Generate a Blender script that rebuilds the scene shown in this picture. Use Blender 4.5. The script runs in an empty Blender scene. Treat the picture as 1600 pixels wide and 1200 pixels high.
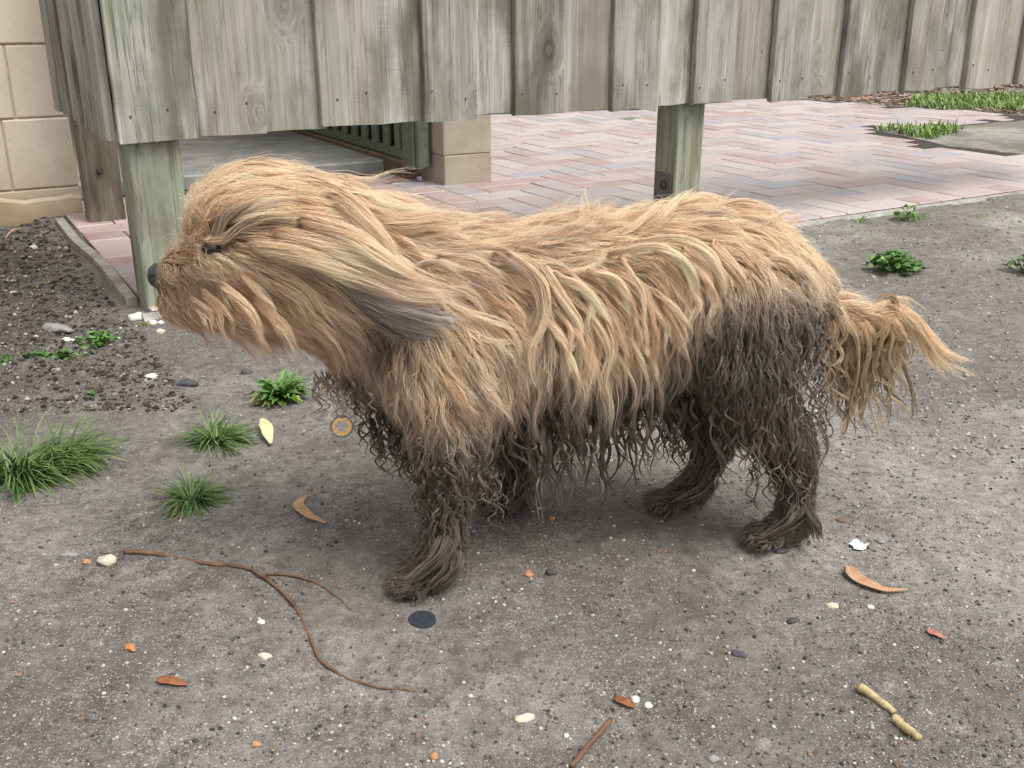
import bpy, bmesh, math, random
import numpy as np
from mathutils import Vector, Matrix, noise
from mathutils.bvhtree import BVHTree
from mathutils.kdtree import KDTree

# ------------------------------------------------------------------ camera, sky, sun, exposure
scene = bpy.context.scene
COL = scene.collection
CAM_H, FOC, PITCH = 0.65, 1600.0, math.radians(20.5)
SUN_EL, SUN_AZ = math.radians(62), math.radians(125)      # azimuth measured from +Y towards +X
cam_data = bpy.data.cameras.new('camera')
cam_data.sensor_width = 36.0
cam_data.lens = 36.0 * FOC / 1600.0
cam_data.clip_start = 0.02
cam_data.clip_end = 500
cam = bpy.data.objects.new('camera', cam_data)
cam.location = (0, 0, CAM_H)
cam.rotation_euler = (math.radians(90) - PITCH, 0, 0)
COL.objects.link(cam)
scene.camera = cam

world = bpy.data.worlds.new('World')
scene.world = world
world.use_nodes = True
wn = world.node_tree
wn.nodes.clear()
wo = wn.nodes.new('ShaderNodeOutputWorld')
wb = wn.nodes.new('ShaderNodeBackground')
ws = wn.nodes.new('ShaderNodeTexSky')
ws.sky_type = 'NISHITA'
ws.sun_disc = False
ws.sun_elevation = SUN_EL
ws.sun_rotation = SUN_AZ
ws.air_density = 1.0
ws.dust_density = 4.0
ws.ozone_density = 1.0
wh = wn.nodes.new('ShaderNodeHueSaturation')
wh.inputs['Saturation'].default_value = 0.16             # thin even cloud: almost no blue left
wn.links.new(ws.outputs[0], wh.inputs['Color'])
wn.links.new(wh.outputs[0], wb.inputs[0])
wb.inputs[1].default_value = 0.125
wn.links.new(wb.outputs[0], wo.inputs[0])

sd = bpy.data.lights.new('sun', 'SUN')
sd.energy = 1.5
sd.angle = math.radians(34)
sd.color = (1.0, 0.965, 0.92)
sun = bpy.data.objects.new('sun', sd)
sun.rotation_euler = (math.radians(90) - SUN_EL, 0, math.pi - SUN_AZ)
COL.objects.link(sun)

vs = scene.view_settings
vs.view_transform = 'Standard'
vs.look = 'None'
vs.exposure = 0.80
vs.gamma = 1.0
vs.use_curve_mapping = False
scene.render.engine = 'CYCLES'
scene.cycles.use_denoising = True
scene.cycles.max_bounces = 6
scene.cycles.diffuse_bounces = 4
scene.cycles.adaptive_threshold = 0.02
scene.cycles.transparent_max_bounces = 8
scene.cycles_curves.shape = 'RIBBONS'
scene.cycles_curves.subdivisions = 2

rng = np.random.default_rng(7)
random.seed(7)

# ------------------------------------------------------------------ measuring helpers
def ray(px, py):
    x = (px - 800) / FOC
    y = (600 - py) / FOC
    c, s = math.cos(PITCH), math.sin(PITCH)
    return np.array([x, c + y * s, -s + y * c])

CAMP = np.array([0, 0, CAM_H])

def P(px, py, z=0.0):
    d = ray(px, py)
    return CAMP + d * ((z - CAM_H) / d[2])

ANG = math.radians(30.3)
U = np.array([math.cos(ANG), math.sin(ANG), 0])           # along the fence
W = np.array([-math.sin(ANG), math.cos(ANG), 0])          # away from it, to the back
A0 = P(235, 490)

def uw(u, w, z=0.0):
    return A0 + U * u + W * w + np.array([0, 0, z])

def to_uw(p):
    r = np.asarray(p) - A0
    return float(r @ U), float(r @ W)

# ------------------------------------------------------------------ object helpers
def tag(o, label=None, cat=None, group=None, kind=None):
    if label: o['label'] = label
    if cat: o['category'] = cat
    if group: o['group'] = group
    if kind: o['kind'] = kind
    return o

def empty(name, loc=(0, 0, 0), rz=0.0, parent=None):
    o = bpy.data.objects.new(name, None)
    o.location = loc
    o.rotation_euler = (0, 0, rz)
    o.empty_display_size = 0.05
    COL.objects.link(o)
    if parent: o.parent = parent
    return o

def link_mesh(name, me, mat=None, parent=None, loc=None, rot=None, scale=None):
    o = bpy.data.objects.new(name, me)
    if mat is not None and len(me.materials) == 0:
        me.materials.append(mat)
    if loc is not None: o.location = loc
    if rot is not None: o.rotation_euler = rot
    if scale is not None: o.scale = scale
    COL.objects.link(o)
    if parent: o.parent = parent
    return o

def mesh_from(verts, faces, name='m', smooth=False):
    me = bpy.data.meshes.new(name)
    me.from_pydata([tuple(map(float, v)) for v in verts], [], [tuple(map(int, f)) for f in faces])
    if smooth:
        me.polygons.foreach_set('use_smooth', [True] * len(me.polygons))
    me.update()
    return me

def mesh_np(verts, tris, name='m', smooth=False, colors=None):
    me = bpy.data.meshes.new(name)
    n, m = len(verts), len(tris)
    me.vertices.add(n)
    me.vertices.foreach_set('co', np.asarray(verts, dtype=np.float32).ravel())
    k = tris.shape[1]
    me.loops.add(m * k)
    me.loops.foreach_set('vertex_index', np.asarray(tris, dtype=np.int32).ravel())
    me.polygons.add(m)
    me.polygons.foreach_set('loop_start', np.arange(0, m * k, k, dtype=np.int32))
    me.polygons.foreach_set('use_smooth', np.full(m, smooth))
    me.update(calc_edges=True)
    if colors is not None:
        at = me.color_attributes.new('col', 'FLOAT_COLOR', 'POINT')
        c = np.ones((n, 4), dtype=np.float32)
        c[:, :3] = colors
        at.data.foreach_set('color', c.ravel())
    return me

def box_mesh(sx, sy, sz, bevel=0.0, name='box', cuts_z=0, jitter=0.0, seed=0):
    """Box from (0,0,0) to (sx,sy,sz)."""
    bm = bmesh.new()
    bmesh.ops.create_cube(bm, size=1.0)
    for v in bm.verts:
        v.co = Vector(((v.co.x + .5) * sx, (v.co.y + .5) * sy, (v.co.z + .5) * sz))
    if bevel > 0:
        bmesh.ops.bevel(bm, geom=bm.edges[:], offset=bevel, segments=1, affect='EDGES')
    if jitter:
        r = random.Random(seed)
        for v in bm.verts:
            v.co += Vector((r.uniform(-1, 1), r.uniform(-1, 1), r.uniform(-1, 1))) * jitter
    me = bpy.data.meshes.new(name)
    bm.to_mesh(me)
    bm.free()
    return me

def tube_geo(pts, rad, sides=6, cap=True):
    pts = np.asarray(pts, float)
    n = len(pts)
    rad = np.broadcast_to(np.asarray(rad, float), (n,))
    tan = np.gradient(pts, axis=0)
    tan /= np.linalg.norm(tan, axis=1)[:, None] + 1e-9
    ref = np.array([0, 0, 1.0]) if abs(tan[0][2]) < .9 else np.array([1.0, 0, 0])
    V, F = [], []
    for i in range(n):
        a = np.cross(tan[i], ref); a /= np.linalg.norm(a) + 1e-9
        b = np.cross(tan[i], a)
        for k in range(sides):
            t = 2 * math.pi * k / sides
            V.append(pts[i] + (a * math.cos(t) + b * math.sin(t)) * rad[i])
    for i in range(n - 1):
        for k in range(sides):
            k2 = (k + 1) % sides
            F.append((i * sides + k, i * sides + k2, (i + 1) * sides + k2, (i + 1) * sides + k))
    if cap:
        F.append(tuple(range(sides - 1, -1, -1)))
        F.append(tuple((n - 1) * sides + k for k in range(sides)))
    return V, F

def smooth_path(pts, n):
    """Catmull-Rom through the points, n samples."""
    p = np.asarray(pts, float)
    p = np.vstack([2 * p[0] - p[1], p, 2 * p[-1] - p[-2]])
    seg = len(p) - 3
    t = np.linspace(0, seg - 1e-6, n)
    i = t.astype(int)
    f = (t - i)[:, None]
    a, b, c, d = p[i], p[i + 1], p[i + 2], p[i + 3]
    return .5 * ((2 * b) + (-a + c) * f + (2 * a - 5 * b + 4 * c - d) * f**2 + (-a + 3 * b - 3 * c + d) * f**3)

# ------------------------------------------------------------------ material helpers
class NT:
    def __init__(self, name):
        self.m = bpy.data.materials.new(name)
        self.m.use_nodes = True
        self.t = self.m.node_tree
        self.t.nodes.clear()
        self.out = self.t.nodes.new('ShaderNodeOutputMaterial')
    def n(self, typ, **kw):
        nd = self.t.nodes.new('ShaderNode' + typ)
        for k, v in kw.items():
            if k.startswith('i_'):
                nd.inputs[k[2:].replace('_', ' ')].default_value = v
            else:
                setattr(nd, k, v)
        return nd
    def l(self, a, b):
        self.t.links.new(a, b)
        return b
    def val(self, sock, v):
        if hasattr(v, 'is_linked') or isinstance(v, bpy.types.NodeSocket):
            self.l(v, sock)
        else:
            sock.default_value = v
    def math(self, op, a, b=None, c=None, clamp=False):
        nd = self.n('Math', operation=op, use_clamp=clamp)
        self.val(nd.inputs[0], a)
        if b is not None: self.val(nd.inputs[1], b)
        if c is not None: self.val(nd.inputs[2], c)
        return nd.outputs[0]
    def mix(self, fac, a, b, blend='MIX'):
        nd = self.n('Mix', data_type='RGBA', blend_type=blend)
        self.val(nd.inputs[0], fac)
        self.val(nd.inputs[6], a if not isinstance(a, tuple) else (*a, 1)[:4])
        self.val(nd.inputs[7], b if not isinstance(b, tuple) else (*b, 1)[:4])
        return nd.outputs[2]
    def ramp(self, fac, stops, interp='LINEAR'):
        nd = self.n('ValToRGB')
        nd.color_ramp.interpolation = interp
        e = nd.color_ramp.elements
        while len(e) < len(stops): e.new(.5)
        for el, (p, c) in zip(e, stops):
            el.position = p
            el.color = (*c, 1) if isinstance(c, tuple) else (c, c, c, 1)
        self.val(nd.inputs[0], fac)
        return nd.outputs[0]
    def noise(self, vec, scale, detail=4, rough=.55, dist=0.0):
        nd = self.n('TexNoise')
        nd.inputs['Scale'].default_value = scale
        nd.inputs['Detail'].default_value = detail
        nd.inputs['Roughness'].default_value = rough
        nd.inputs['Distortion'].default_value = dist
        if vec is not None: self.l(vec, nd.inputs['Vector'])
        return nd.outputs[0]
    def mapping(self, vec, scale=(1, 1, 1), loc=(0, 0, 0), rot=(0, 0, 0)):
        nd = self.n('Mapping')
        self.l(vec, nd.inputs[0])
        nd.inputs[1].default_value = loc
        nd.inputs[2].default_value = rot
        nd.inputs[3].default_value = scale
        return nd.outputs[0]
    def bsdf(self, color, rough=.8, spec=.3, bump=None, bstr=.3, bdist=.002, **kw):
        b = self.n('BsdfPrincipled')
        self.val(b.inputs['Base Color'], color if not isinstance(color, tuple) else (*color, 1)[:4])
        self.val(b.inputs['Roughness'], rough)
        b.inputs['Specular IOR Level'].default_value = spec
        for k, v in kw.items():
            self.val(b.inputs[k.replace('_', ' ')], v)
        if bump is not None:
            bp = self.n('Bump')
            bp.inputs['Strength'].default_value = bstr
            bp.inputs['Distance'].default_value = bdist
            self.l(bump, bp.inputs['Height'])
            self.l(bp.outputs[0], b.inputs['Normal'])
        self.l(b.outputs[0], self.out.inputs[0])
        return b
    def objvec(self, shift=True):
        tc = self.n('TexCoord')
        if not shift: return tc.outputs['Object']
        oi = self.n('ObjectInfo')
        ml = self.n('Vector' + 'Math', operation='MULTIPLY_ADD')
        cb = self.n('CombineXYZ')
        r = oi.outputs['Random']
        self.l(self.math('MULTIPLY', r, 37.0), cb.inputs[0])
        self.l(self.math('MULTIPLY', r, 61.0), cb.inputs[1])
        self.l(self.math('MULTIPLY', r, 17.0), cb.inputs[2])
        ad = self.n('VectorMath', operation='ADD')
        self.l(tc.outputs['Object'], ad.inputs[0])
        self.l(cb.outputs[0], ad.inputs[1])
        self.t.nodes.remove(ml)
        return ad.outputs[0]
    def rand(self):
        return self.n('ObjectInfo').outputs['Random']

M = {}

def mat_wood(name, tint_a, tint_b, green, dark, sawn=.35, warm=(.36, .315, .25)):
    t = NT(name)
    v = t.objvec()
    tcO = v
    # knots: sparse voronoi cells, stretched along the board
    kv = t.mapping(v, scale=(6.0, 6.0, 3.6))
    vo = t.n('TexVoronoi', feature='F1')
    vo.inputs['Scale'].default_value = 1.0
    vo.inputs['Randomness'].default_value = 1.0
    t.l(kv, vo.inputs['Vector'])
    sep = t.n('SeparateColor'); t.l(vo.outputs['Color'], sep.inputs[0])
    has = t.math('GREATER_THAN', sep.outputs[0], 0.62)
    kd = vo.outputs['Distance']
    infl = t.math('MULTIPLY', has, t.ramp(kd, [(0.0, 1.0), (0.34, 0.0)], 'EASE'))
    # grain bends round the knots
    vv = t.n('VectorMath', operation='MULTIPLY_ADD')
    t.l(v, vv.inputs[0]); vv.inputs[1].default_value = (1, 1, 1)
    cb = t.n('CombineXYZ'); t.l(t.math('MULTIPLY', infl, .10), cb.inputs[0]); t.l(t.math('MULTIPLY', infl, .1), cb.inputs[1])
    t.l(cb.outputs[0], vv.inputs[2])
    g = vv.outputs[0]
    grain = t.noise(t.mapping(g, scale=(48, 48, 1.1)), 1.0, 6, .62, .5)
    fine = t.noise(t.mapping(g, scale=(330, 330, 5)), 1.0, 3, .6)
    saw = t.noise(t.mapping(v, scale=(14, 14, 300)), 1.0, 3, .65)
    patch = t.noise(t.mapping(v, scale=(7, 7, 3.0)), 1.0, 4, .6)
    patch2 = t.noise(t.mapping(v, loc=(5, 3, 9), scale=(9, 9, 3.2)), 1.0, 4, .6)
    c = t.mix(t.ramp(grain, [(.3, 0.), (.7, 1.)]), tint_a, tint_b)
    c = t.mix(t.math('MULTIPLY', t.ramp(patch, [(.48, 0.), (.66, 1.)]), .65), c, green)
    c = t.mix(t.math('MULTIPLY', t.ramp(patch2, [(.48, 0.), (.66, 1.)]), .85), c, dark)
    c = t.mix(t.math('MULTIPLY', t.ramp(fine, [(.35, 1.), (.55, 0.)]), .35), c, dark)
    c = t.mix(t.math('MULTIPLY', t.math('MULTIPLY', t.ramp(saw, [(.36, 1.), (.5, 0.)]), t.ramp(patch2, [(.42, 0.), (.6, 1.)])), sawn), c, dark)
    # fine drying cracks and dark weather streaks along the grain
    ck = t.noise(t.mapping(g, loc=(3, 7, 1), scale=(30, 30, .8)), 1.0, 5, .6, .4)
    c = t.mix(t.math('MULTIPLY', t.ramp(ck, [(.478, 0.), (.497, 1.), (.516, 0.)]), .62), c, tuple(x * .45 for x in dark))
    st = t.noise(t.mapping(v, loc=(1, 8, 4), scale=(20, 20, 1.4)), 1.0, 5, .65)
    c = t.mix(t.math('MULTIPLY', t.ramp(st, [(.54, 0.), (.68, 1.)]), .7), c, tuple(x * .9 for x in dark))
    # knot: dark ring and heart
    ring = t.math('MULTIPLY', has, t.ramp(kd, [(0.0, .85), (.05, .45), (.08, 1.), (.12, .6), (.30, 0.)]))
    c = t.mix(t.math('MULTIPLY', ring, .9), c, tuple(x * .42 for x in dark))
    # tiny nail / borer holes
    v2 = t.n('TexVoronoi', feature='F1'); v2.inputs['Scale'].default_value = 1.0
    t.l(t.mapping(v, scale=(15, 15, 9)), v2.inputs['Vector'])
    s2 = t.n('SeparateColor'); t.l(v2.outputs['Color'], s2.inputs[0])
    hole = t.math('MULTIPLY', t.math('GREATER_THAN', s2.outputs[1], .8), t.ramp(v2.outputs['Distance'], [(0.03, 1.), (.055, 0.)]))
    c = t.mix(t.math('MULTIPLY', hole, .85), c, tuple(x * .3 for x in dark))
    # board to board difference: some boards warmer, some greyer
    c = t.mix(t.math('MULTIPLY', t.ramp(t.math('FRACT', t.math('MULTIPLY', t.rand(), 7.31)), [(.35, 0.), (.9, 1.)]), .5), c, t.mix(t.ramp(grain, [(.3, 0.), (.7, 1.)]), tuple(x * .72 for x in warm), warm))
    hs = t.n('HueSaturation')
    t.l(c, hs.inputs['Color'])
    t.l(t.math('MULTIPLY_ADD', t.rand(), .34, .83), hs.inputs['Value'])
    bump = t.math('ADD', t.math('MULTIPLY', grain, .6), t.math('ADD', t.math('MULTIPLY', fine, .35), t.math('MULTIPLY', saw, sawn * .6)))
    bump = t.math('SUBTRACT', bump, t.math('MULTIPLY', hole, 1.5))
    t.bsdf(hs.outputs[0], .82, .25, bump, .55, .0022)
    return t.m

M['wood'] = mat_wood('weathered_timber', (.265, .258, .228), (.51, .50, .46), (.215, .245, .155), (.125, .117, .088))
M['wood_new'] = mat_wood('treated_green_timber', (.24, .25, .18), (.40, .425, .33), (.27, .34, .235), (.14, .12, .075), .08, (.33, .33, .25))
M['wood_dark'] = mat_wood('stained_timber', (.15, .13, .09), (.23, .205, .145), (.13, .145, .085), (.075, .06, .04))

def simple(name, col, rough=.7, spec=.3, nscale=40, var=.25, bstr=.3, bdist=.001, **kw):
    t = NT(name)
    v = t.objvec()
    nz = t.noise(v, nscale, 5, .6)
    c = t.mix(t.ramp(nz, [(.3, 0.), (.7, 1.)]), tuple(x * (1 - var) for x in col), tuple(min(1, x * (1 + var)) for x in col))
    t.bsdf(c, rough, spec, nz, bstr, bdist, **kw)
    return t.m

def vcol(name, rough=.8, spec=.3, bscale=900, bstr=.4, **kw):
    t = NT(name)
    at = t.n('Attribute', attribute_name='col')
    tc = t.n('TexCoord')
    nz = t.noise(tc.outputs['Object'], bscale, 3, .6)
    c = t.mix(t.math('MULTIPLY', t.ramp(nz, [(.35, 0.), (.65, 1.)]), .3), at.outputs['Color'], (.02, .018, .015), 'MIX')
    t.bsdf(c, rough, spec, nz, bstr, .001, **kw)
    return t.m
# ================================================================== SETTING: ground
def fbm(x, y, s, seed=0.0, o=4):
    return noise.fractal(Vector((x * s + seed, y * s - seed, seed * .37)), .9, 2.0, o, noise_basis='PERLIN_ORIGINAL')

# patio outline on the ground, in fence coordinates, read off the photograph
def px_poly(pts): return [to_uw(P(*p)) for p in pts]
PATIO_BACK = px_poly([(1600, 182), (1500, 173), (1380, 166), (1260, 156)])
PATIO_POLY = [(0.0, 0.0), (4.3, 0.0)] + [PATIO_BACK[0], PATIO_BACK[1], PATIO_BACK[2], PATIO_BACK[3]] + [(5.0, 8.5), (1.30, 8.5), (1.30, 1.52), (0.0, 1.52)]
PLANTER = px_poly([(1368, 206), (1470, 203), (1600, 191), (1760, 180), (1760, 262), (1600, 243), (1480, 229)])

def inside(pt, poly):
    x, y = pt
    c = False
    j = len(poly) - 1
    for i in range(len(poly)):
        xi, yi = poly[i]; xj, yj = poly[j]
        if (yi > y) != (yj > y) and x < (xj - xi) * (y - yi) / (yj - yi) + xi:
            c = not c
        j = i
    return c

def in_patio(u, w):
    return inside((u, w), PATIO_POLY) and not inside((u, w), PLANTER)

def ground_z(x, y):
    z = .009 * fbm(x, y, 1.6, 3.1) + .006 * fbm(x, y, 7.0, 1.7) + .0032 * fbm(x, y, 38.0, 9.2, 3)
    u = (x - A0[0]) * U[0] + (y - A0[1]) * U[1]
    w = (x - A0[0]) * W[0] + (y - A0[1]) * W[1]
    if u < -.03 and w > -.7:                    # loose garden soil by the wall: rougher
        k = min(1, (w + .7) / .5) * min(1, (-.03 - u) / .1)
        z += k * (.010 * fbm(x, y, 14.0, 5.5) + .006 * fbm(x, y, 45.0, 2.2) - .012)
    return z

# flat under the paws
PAWS = [P(660, 905), P(800, 785), P(1225, 838), P(1060, 785)]
def ground_h(x, y):
    z = ground_z(x, y)
    for p in PAWS:
        d = math.hypot(x - p[0], y - p[1])
        if d < .09: z *= max(0.0, (d - .035) / .055)
    return z

def axis(lo, hi, step, far, grow=1.25):
    a = list(np.arange(lo, hi + 1e-6, step))
    s = step
    b = hi
    while b < far:
        s *= grow; b += s; a.append(b)
    s = step; b = lo
    pre = []
    while b > -far:
        s *= grow; b -= s; pre.append(b)
    return np.array(pre[::-1] + a)

gx = axis(-1.75, 1.75, .0085, 60)
gy = axis(.55, 3.3, .0085, 60)
GX, GY = np.meshgrid(gx, gy)
ru, rw = (GX - A0[0]) * U[0] + (GY - A0[1]) * U[1], (GX - A0[0]) * W[0] + (GY - A0[1]) * W[1]
GZ = np.zeros_like(GX)
for j in range(GX.shape[0]):
    for i in range(GX.shape[1]):
        x, y = GX[j, i], GY[j, i]
        if -2.2 < x < 2.6 and .3 < y < 4.2:
            if rw[j, i] > .02 and ru[j, i] > .02 and ru[j, i] < 4.0:
                GZ[j, i] = -.05
            else:
                GZ[j, i] = ground_h(x, y)
        else:
            u_, w_ = ru[j, i], rw[j, i]
            if inside((u_, w_), PATIO_POLY): GZ[j, i] = -.05
            elif w_ > 1.2 and u_ < 1.4: GZ[j, i] = -.05
            else: GZ[j, i] = .01 * fbm(x, y, .8, 3.1)
nx, ny = len(gx), len(gy)
idx = np.arange(nx * ny).reshape(ny, nx)
quads = np.stack([idx[:-1, :-1], idx[:-1, 1:], idx[1:, 1:], idx[1:, :-1]], -1).reshape(-1, 4)
gv = np.stack([GX, GY, GZ], -1).reshape(-1, 3)

t = NT('sandy_ground')
tc = t.n('TexCoord'); v = tc.outputs['Object']
big = t.noise(v, 1.3, 4, .55)
mid = t.noise(v, 9.0, 5, .6)
small = t.noise(v, 60.0, 5, .65)
sand = t.noise(v, 420.0, 3, .7)
c = t.mix(t.ramp(mid, [(.32, 0.), (.70, 1.)]), (.098, .086, .076), (.215, .20, .183))
c = t.mix(t.ramp(small, [(.36, 0.), (.66, 1.)]), c, t.mix(.55, c, (.36, .34, .31)))
# dark garden soil by the block wall, drier pale sand to the right
geo = t.n('NewGeometry'); sp = t.n('SeparateXYZ'); t.l(geo.outputs['Position'], sp.inputs[0])
us = t.math('ADD', t.math('MULTIPLY', sp.outputs[0], float(U[0])), t.math('MULTIPLY', sp.outputs[1], float(U[1])))
wsn = t.math('ADD', t.math('MULTIPLY', sp.outputs[0], float(W[0])), t.math('MULTIPLY', sp.outputs[1], float(W[1])))
u0 = float(A0 @ U); w0 = float(A0 @ W)
du = t.math('SUBTRACT', us, u0); dw = t.math('SUBTRACT', wsn, w0)
wob = t.math('MULTIPLY_ADD', t.noise(v, 4.0, 6, .7), 1.1, -.55)
soil = t.math('MULTIPLY', t.ramp(t.math('ADD', t.math('MULTIPLY', du, -1.0), wob), [(-.0, 0.), (.30, 1.)]),
              t.ramp(t.math('ADD', t.math('ADD', dw, .62), wob), [(0., 0.), (.6, 1.)]))
c = t.mix(t.math('MULTIPLY', soil, .85), c, t.mix(t.ramp(small, [(.35, 0.), (.65, 1.)]), (.018, .014, .011), (.070, .056, .045)))
pale = t.ramp(t.math('ADD', t.math('MULTIPLY_ADD', sp.outputs[0], .55, .05), wob), [(-.1, 0.), (.75, 1.)])
c = t.mix(t.math('MULTIPLY', pale, .85), c, t.mix(t.ramp(small, [(.3, 0.), (.7, 1.)]), (.25, .235, .21), (.46, .44, .40)))
# mossy tinge along the patio edge on the right
moss = t.math('MULTIPLY', t.math('MULTIPLY', t.ramp(dw, [(-.75, 0.) , (-.3, 1.)]) if False else t.ramp(t.math('ADD', dw, .9), [(.1, 0.), (.75, 1.)]), t.ramp(t.math('SUBTRACT', du, 1.5), [(0., 0.), (.6, 1.)])), t.ramp(t.noise(v, 11.0, 5, .65), [(.47, 0.), (.66, 1.)]))
c = t.mix(t.math('MULTIPLY', moss, .6), c, (.20, .235, .095))
# damp patches
c = t.mix(t.math('MULTIPLY', t.ramp(big, [(.45, 0.), (.56, 1.)]), .6), c, (.088, .075, .063))
# mineral grains: pale, dark and rusty specks
gritty = t.ramp(t.noise(v, 3.2, 6, .7), [(.40, .25), (.58, 1.)])
def specks(scale, thr, rad, ch):
    vo = t.n('TexVoronoi', feature='F1'); vo.inputs['Scale'].default_value = scale
    t.l(v, vo.inputs['Vector'])
    s = t.n('SeparateColor'); t.l(vo.outputs['Color'], s.inputs[0])
    return t.math('MULTIPLY', gritty, t.math('MULTIPLY', t.math('GREATER_THAN', s.outputs[ch], thr), t.ramp(vo.outputs['Distance'], [(rad * .7, 1.), (rad, 0.)])))
c = t.mix(t.math('MULTIPLY', specks(400, .62, .45, 0), .6), c, (.50, .48, .45))
c = t.mix(t.math('MULTIPLY', specks(430, .60, .48, 1), .6), c, (.05, .045, .042))
c = t.mix(t.math('MULTIPLY', specks(230, .90, .36, 2), .65), c, (.52, .50, .47))
c = t.mix(t.math('MULTIPLY', specks(240, .88, .40, 0), .55), c, (.06, .055, .052))
c = t.mix(t.math('MULTIPLY', specks(95, .965, .33, 1), .6), c, (.25, .15, .09))
lump = t.noise(v, 24.0, 5, .7)
c = t.mix(t.math('MULTIPLY', t.ramp(lump, [(.34, 1.), (.48, 0.)]), .38), c, (.09, .08, .07))
c = t.mix(t.math('MULTIPLY', t.ramp(lump, [(.56, 0.), (.70, 1.)]), .35), c, (.44, .42, .38))
hgt = t.math('ADD', t.math('MULTIPLY', small, .8), t.math('ADD', t.math('MULTIPLY', sand, .5), t.math('MULTIPLY', lump, 1.2)))
t.bsdf(c, .92, .2, hgt, .9, .006)
M['ground'] = t.m
ground = link_mesh('ground', mesh_np(gv, quads, 'ground', smooth=True), M['ground'])
tag(ground, kind='structure')

# ================================================================== SETTING: brick patio
t = NT('clay_paver')
v = t.objvec()
rnd = t.rand()
base = t.ramp(rnd, [(0., (.36, .21, .175)), (.2, (.46, .32, .285)), (.38, (.36, .285, .28)), (.55, (.50, .41, .39)), (.72, (.33, .30, .315)), (.86, (.48, .36, .32))], 'CONSTANT')
n1 = t.noise(v, 14, 5, .6); n2 = t.noise(v, 160, 4, .7)
c = t.mix(t.ramp(n1, [(.3, 0.), (.75, .75)]), base, (.46, .425, .42))
c = t.mix(t.ramp(n2, [(.35, .35), (.55, 0.)]), c, (.10, .08, .07))
rg = t.ramp(n1, [(.3, .34), (.7, .50)])
t.bsdf(c, rg, .6, t.math('ADD', n2, t.math('MULTIPLY', n1, .6)), .12, .001)
M['paver'] = t.m
M['joint'] = simple('dark_joint_sand', (.065, .056, .048), .95, .1, 200, .4, .5)

patio_o = np.array(uw(0, 0, 0))
n_u = 0
pv = [(*uw(u_, w_, .0048)[:3],) for (u_, w_) in PATIO_POLY]
bm = bmesh.new()
f = bm.faces.new([bm.verts.new(q) for q in pv])
bmesh.ops.triangulate(bm, faces=[f])
me = bpy.data.meshes.new('patio'); bm.to_mesh(me); bm.free()
patio = link_mesh('patio', me, M['joint'])
tag(patio, kind='structure')

BW = .115
brick_meshes = [box_mesh(BW * 2 - .0036, BW - .0036, .05, .0028, 'brick%d' % k, jitter=.0007, seed=k) for k in range(6)]
for m_ in brick_meshes: m_.materials.append(M['paver'])
cand = []
for i in range(-4, 70):
    for j in range(-4, 80):
        m = (i - j) % 4
        u_, w_ = i * BW, j * BW
        if m == 0: cu, cw, rot = u_ + BW, w_ + BW / 2, 0
        elif m == 3: cu, cw, rot = u_ + BW / 2, w_ + BW, 1
        else: continue
        hl, hw = (BW, BW / 2) if rot == 0 else (BW / 2, BW)
        cors = [(cu + a * hl * .96, cw + b * hw * .96) for a in (-1, 1) for b in (-1, 1)]
        if w_ < -.001 or u_ < -.001: continue
        if not all(in_patio(*q) for q in cors): continue
        p = uw(cu, cw)
        if p[1] > 9.5 or abs(p[0]) > p[1] * .56 + .1: continue
        cand.append((math.hypot(p[0], p[1]), cu, cw, rot))
# half bricks that close the front and left edge
for i in range(0, 40):
    for (cu, cw) in ((i * BW + BW / 2, BW / 2), (BW / 2, i * BW + BW / 2)):
        m = (int(round(cu / BW - .5)) - int(round(cw / BW - .5))) % 4
        # cells whose brick would begin outside the patio
        i_, j_ = int(round(cu / BW - .5)), int(round(cw / BW - .5))
        out = (m == 1 and i_ == 0) or (m == 2 and j_ == 0)
        if out and in_patio(cu, cw):
            p = uw(cu, cw)
            if abs(p[0]) < p[1] * .56 + .1 and p[1] < 9.5: cand.append((math.hypot(p[0], p[1]), cu, cw, 2))
cand.sort()
half = box_mesh(BW - .0036, BW - .0036, .05, .0028, 'half_brick', jitter=.0007, seed=9)
half.materials.append(M['paver'])
def brick_matrix(cu, cw, rot, me_, k):
    r = random.Random(k * 13 + 1)
    ang = ANG + (math.pi / 2 if rot == 1 else 0) + r.gauss(0, .004)
    sx, sy = (BW * 2 - .0036, BW - .0036) if rot != 2 else (BW - .0036, BW - .0036)
    c_ = uw(cu, cw, -.042 + r.gauss(0, .0006))
    mt = Matrix.Translation(Vector(c_)) @ Matrix.Rotation(ang, 4, 'Z') @ Matrix.Rotation(r.gauss(0, .003), 4, 'X') @ Matrix.Rotation(r.gauss(0, .002), 4, 'Y')
    flip = Matrix.Rotation(math.pi, 4, 'Z') if r.random() < .5 else Matrix.Identity(4)
    return mt @ flip @ Matrix.Translation(Vector((-sx / 2, -sy / 2, 0)))
far_v, far_f, far_n = [], [], 0
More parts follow.
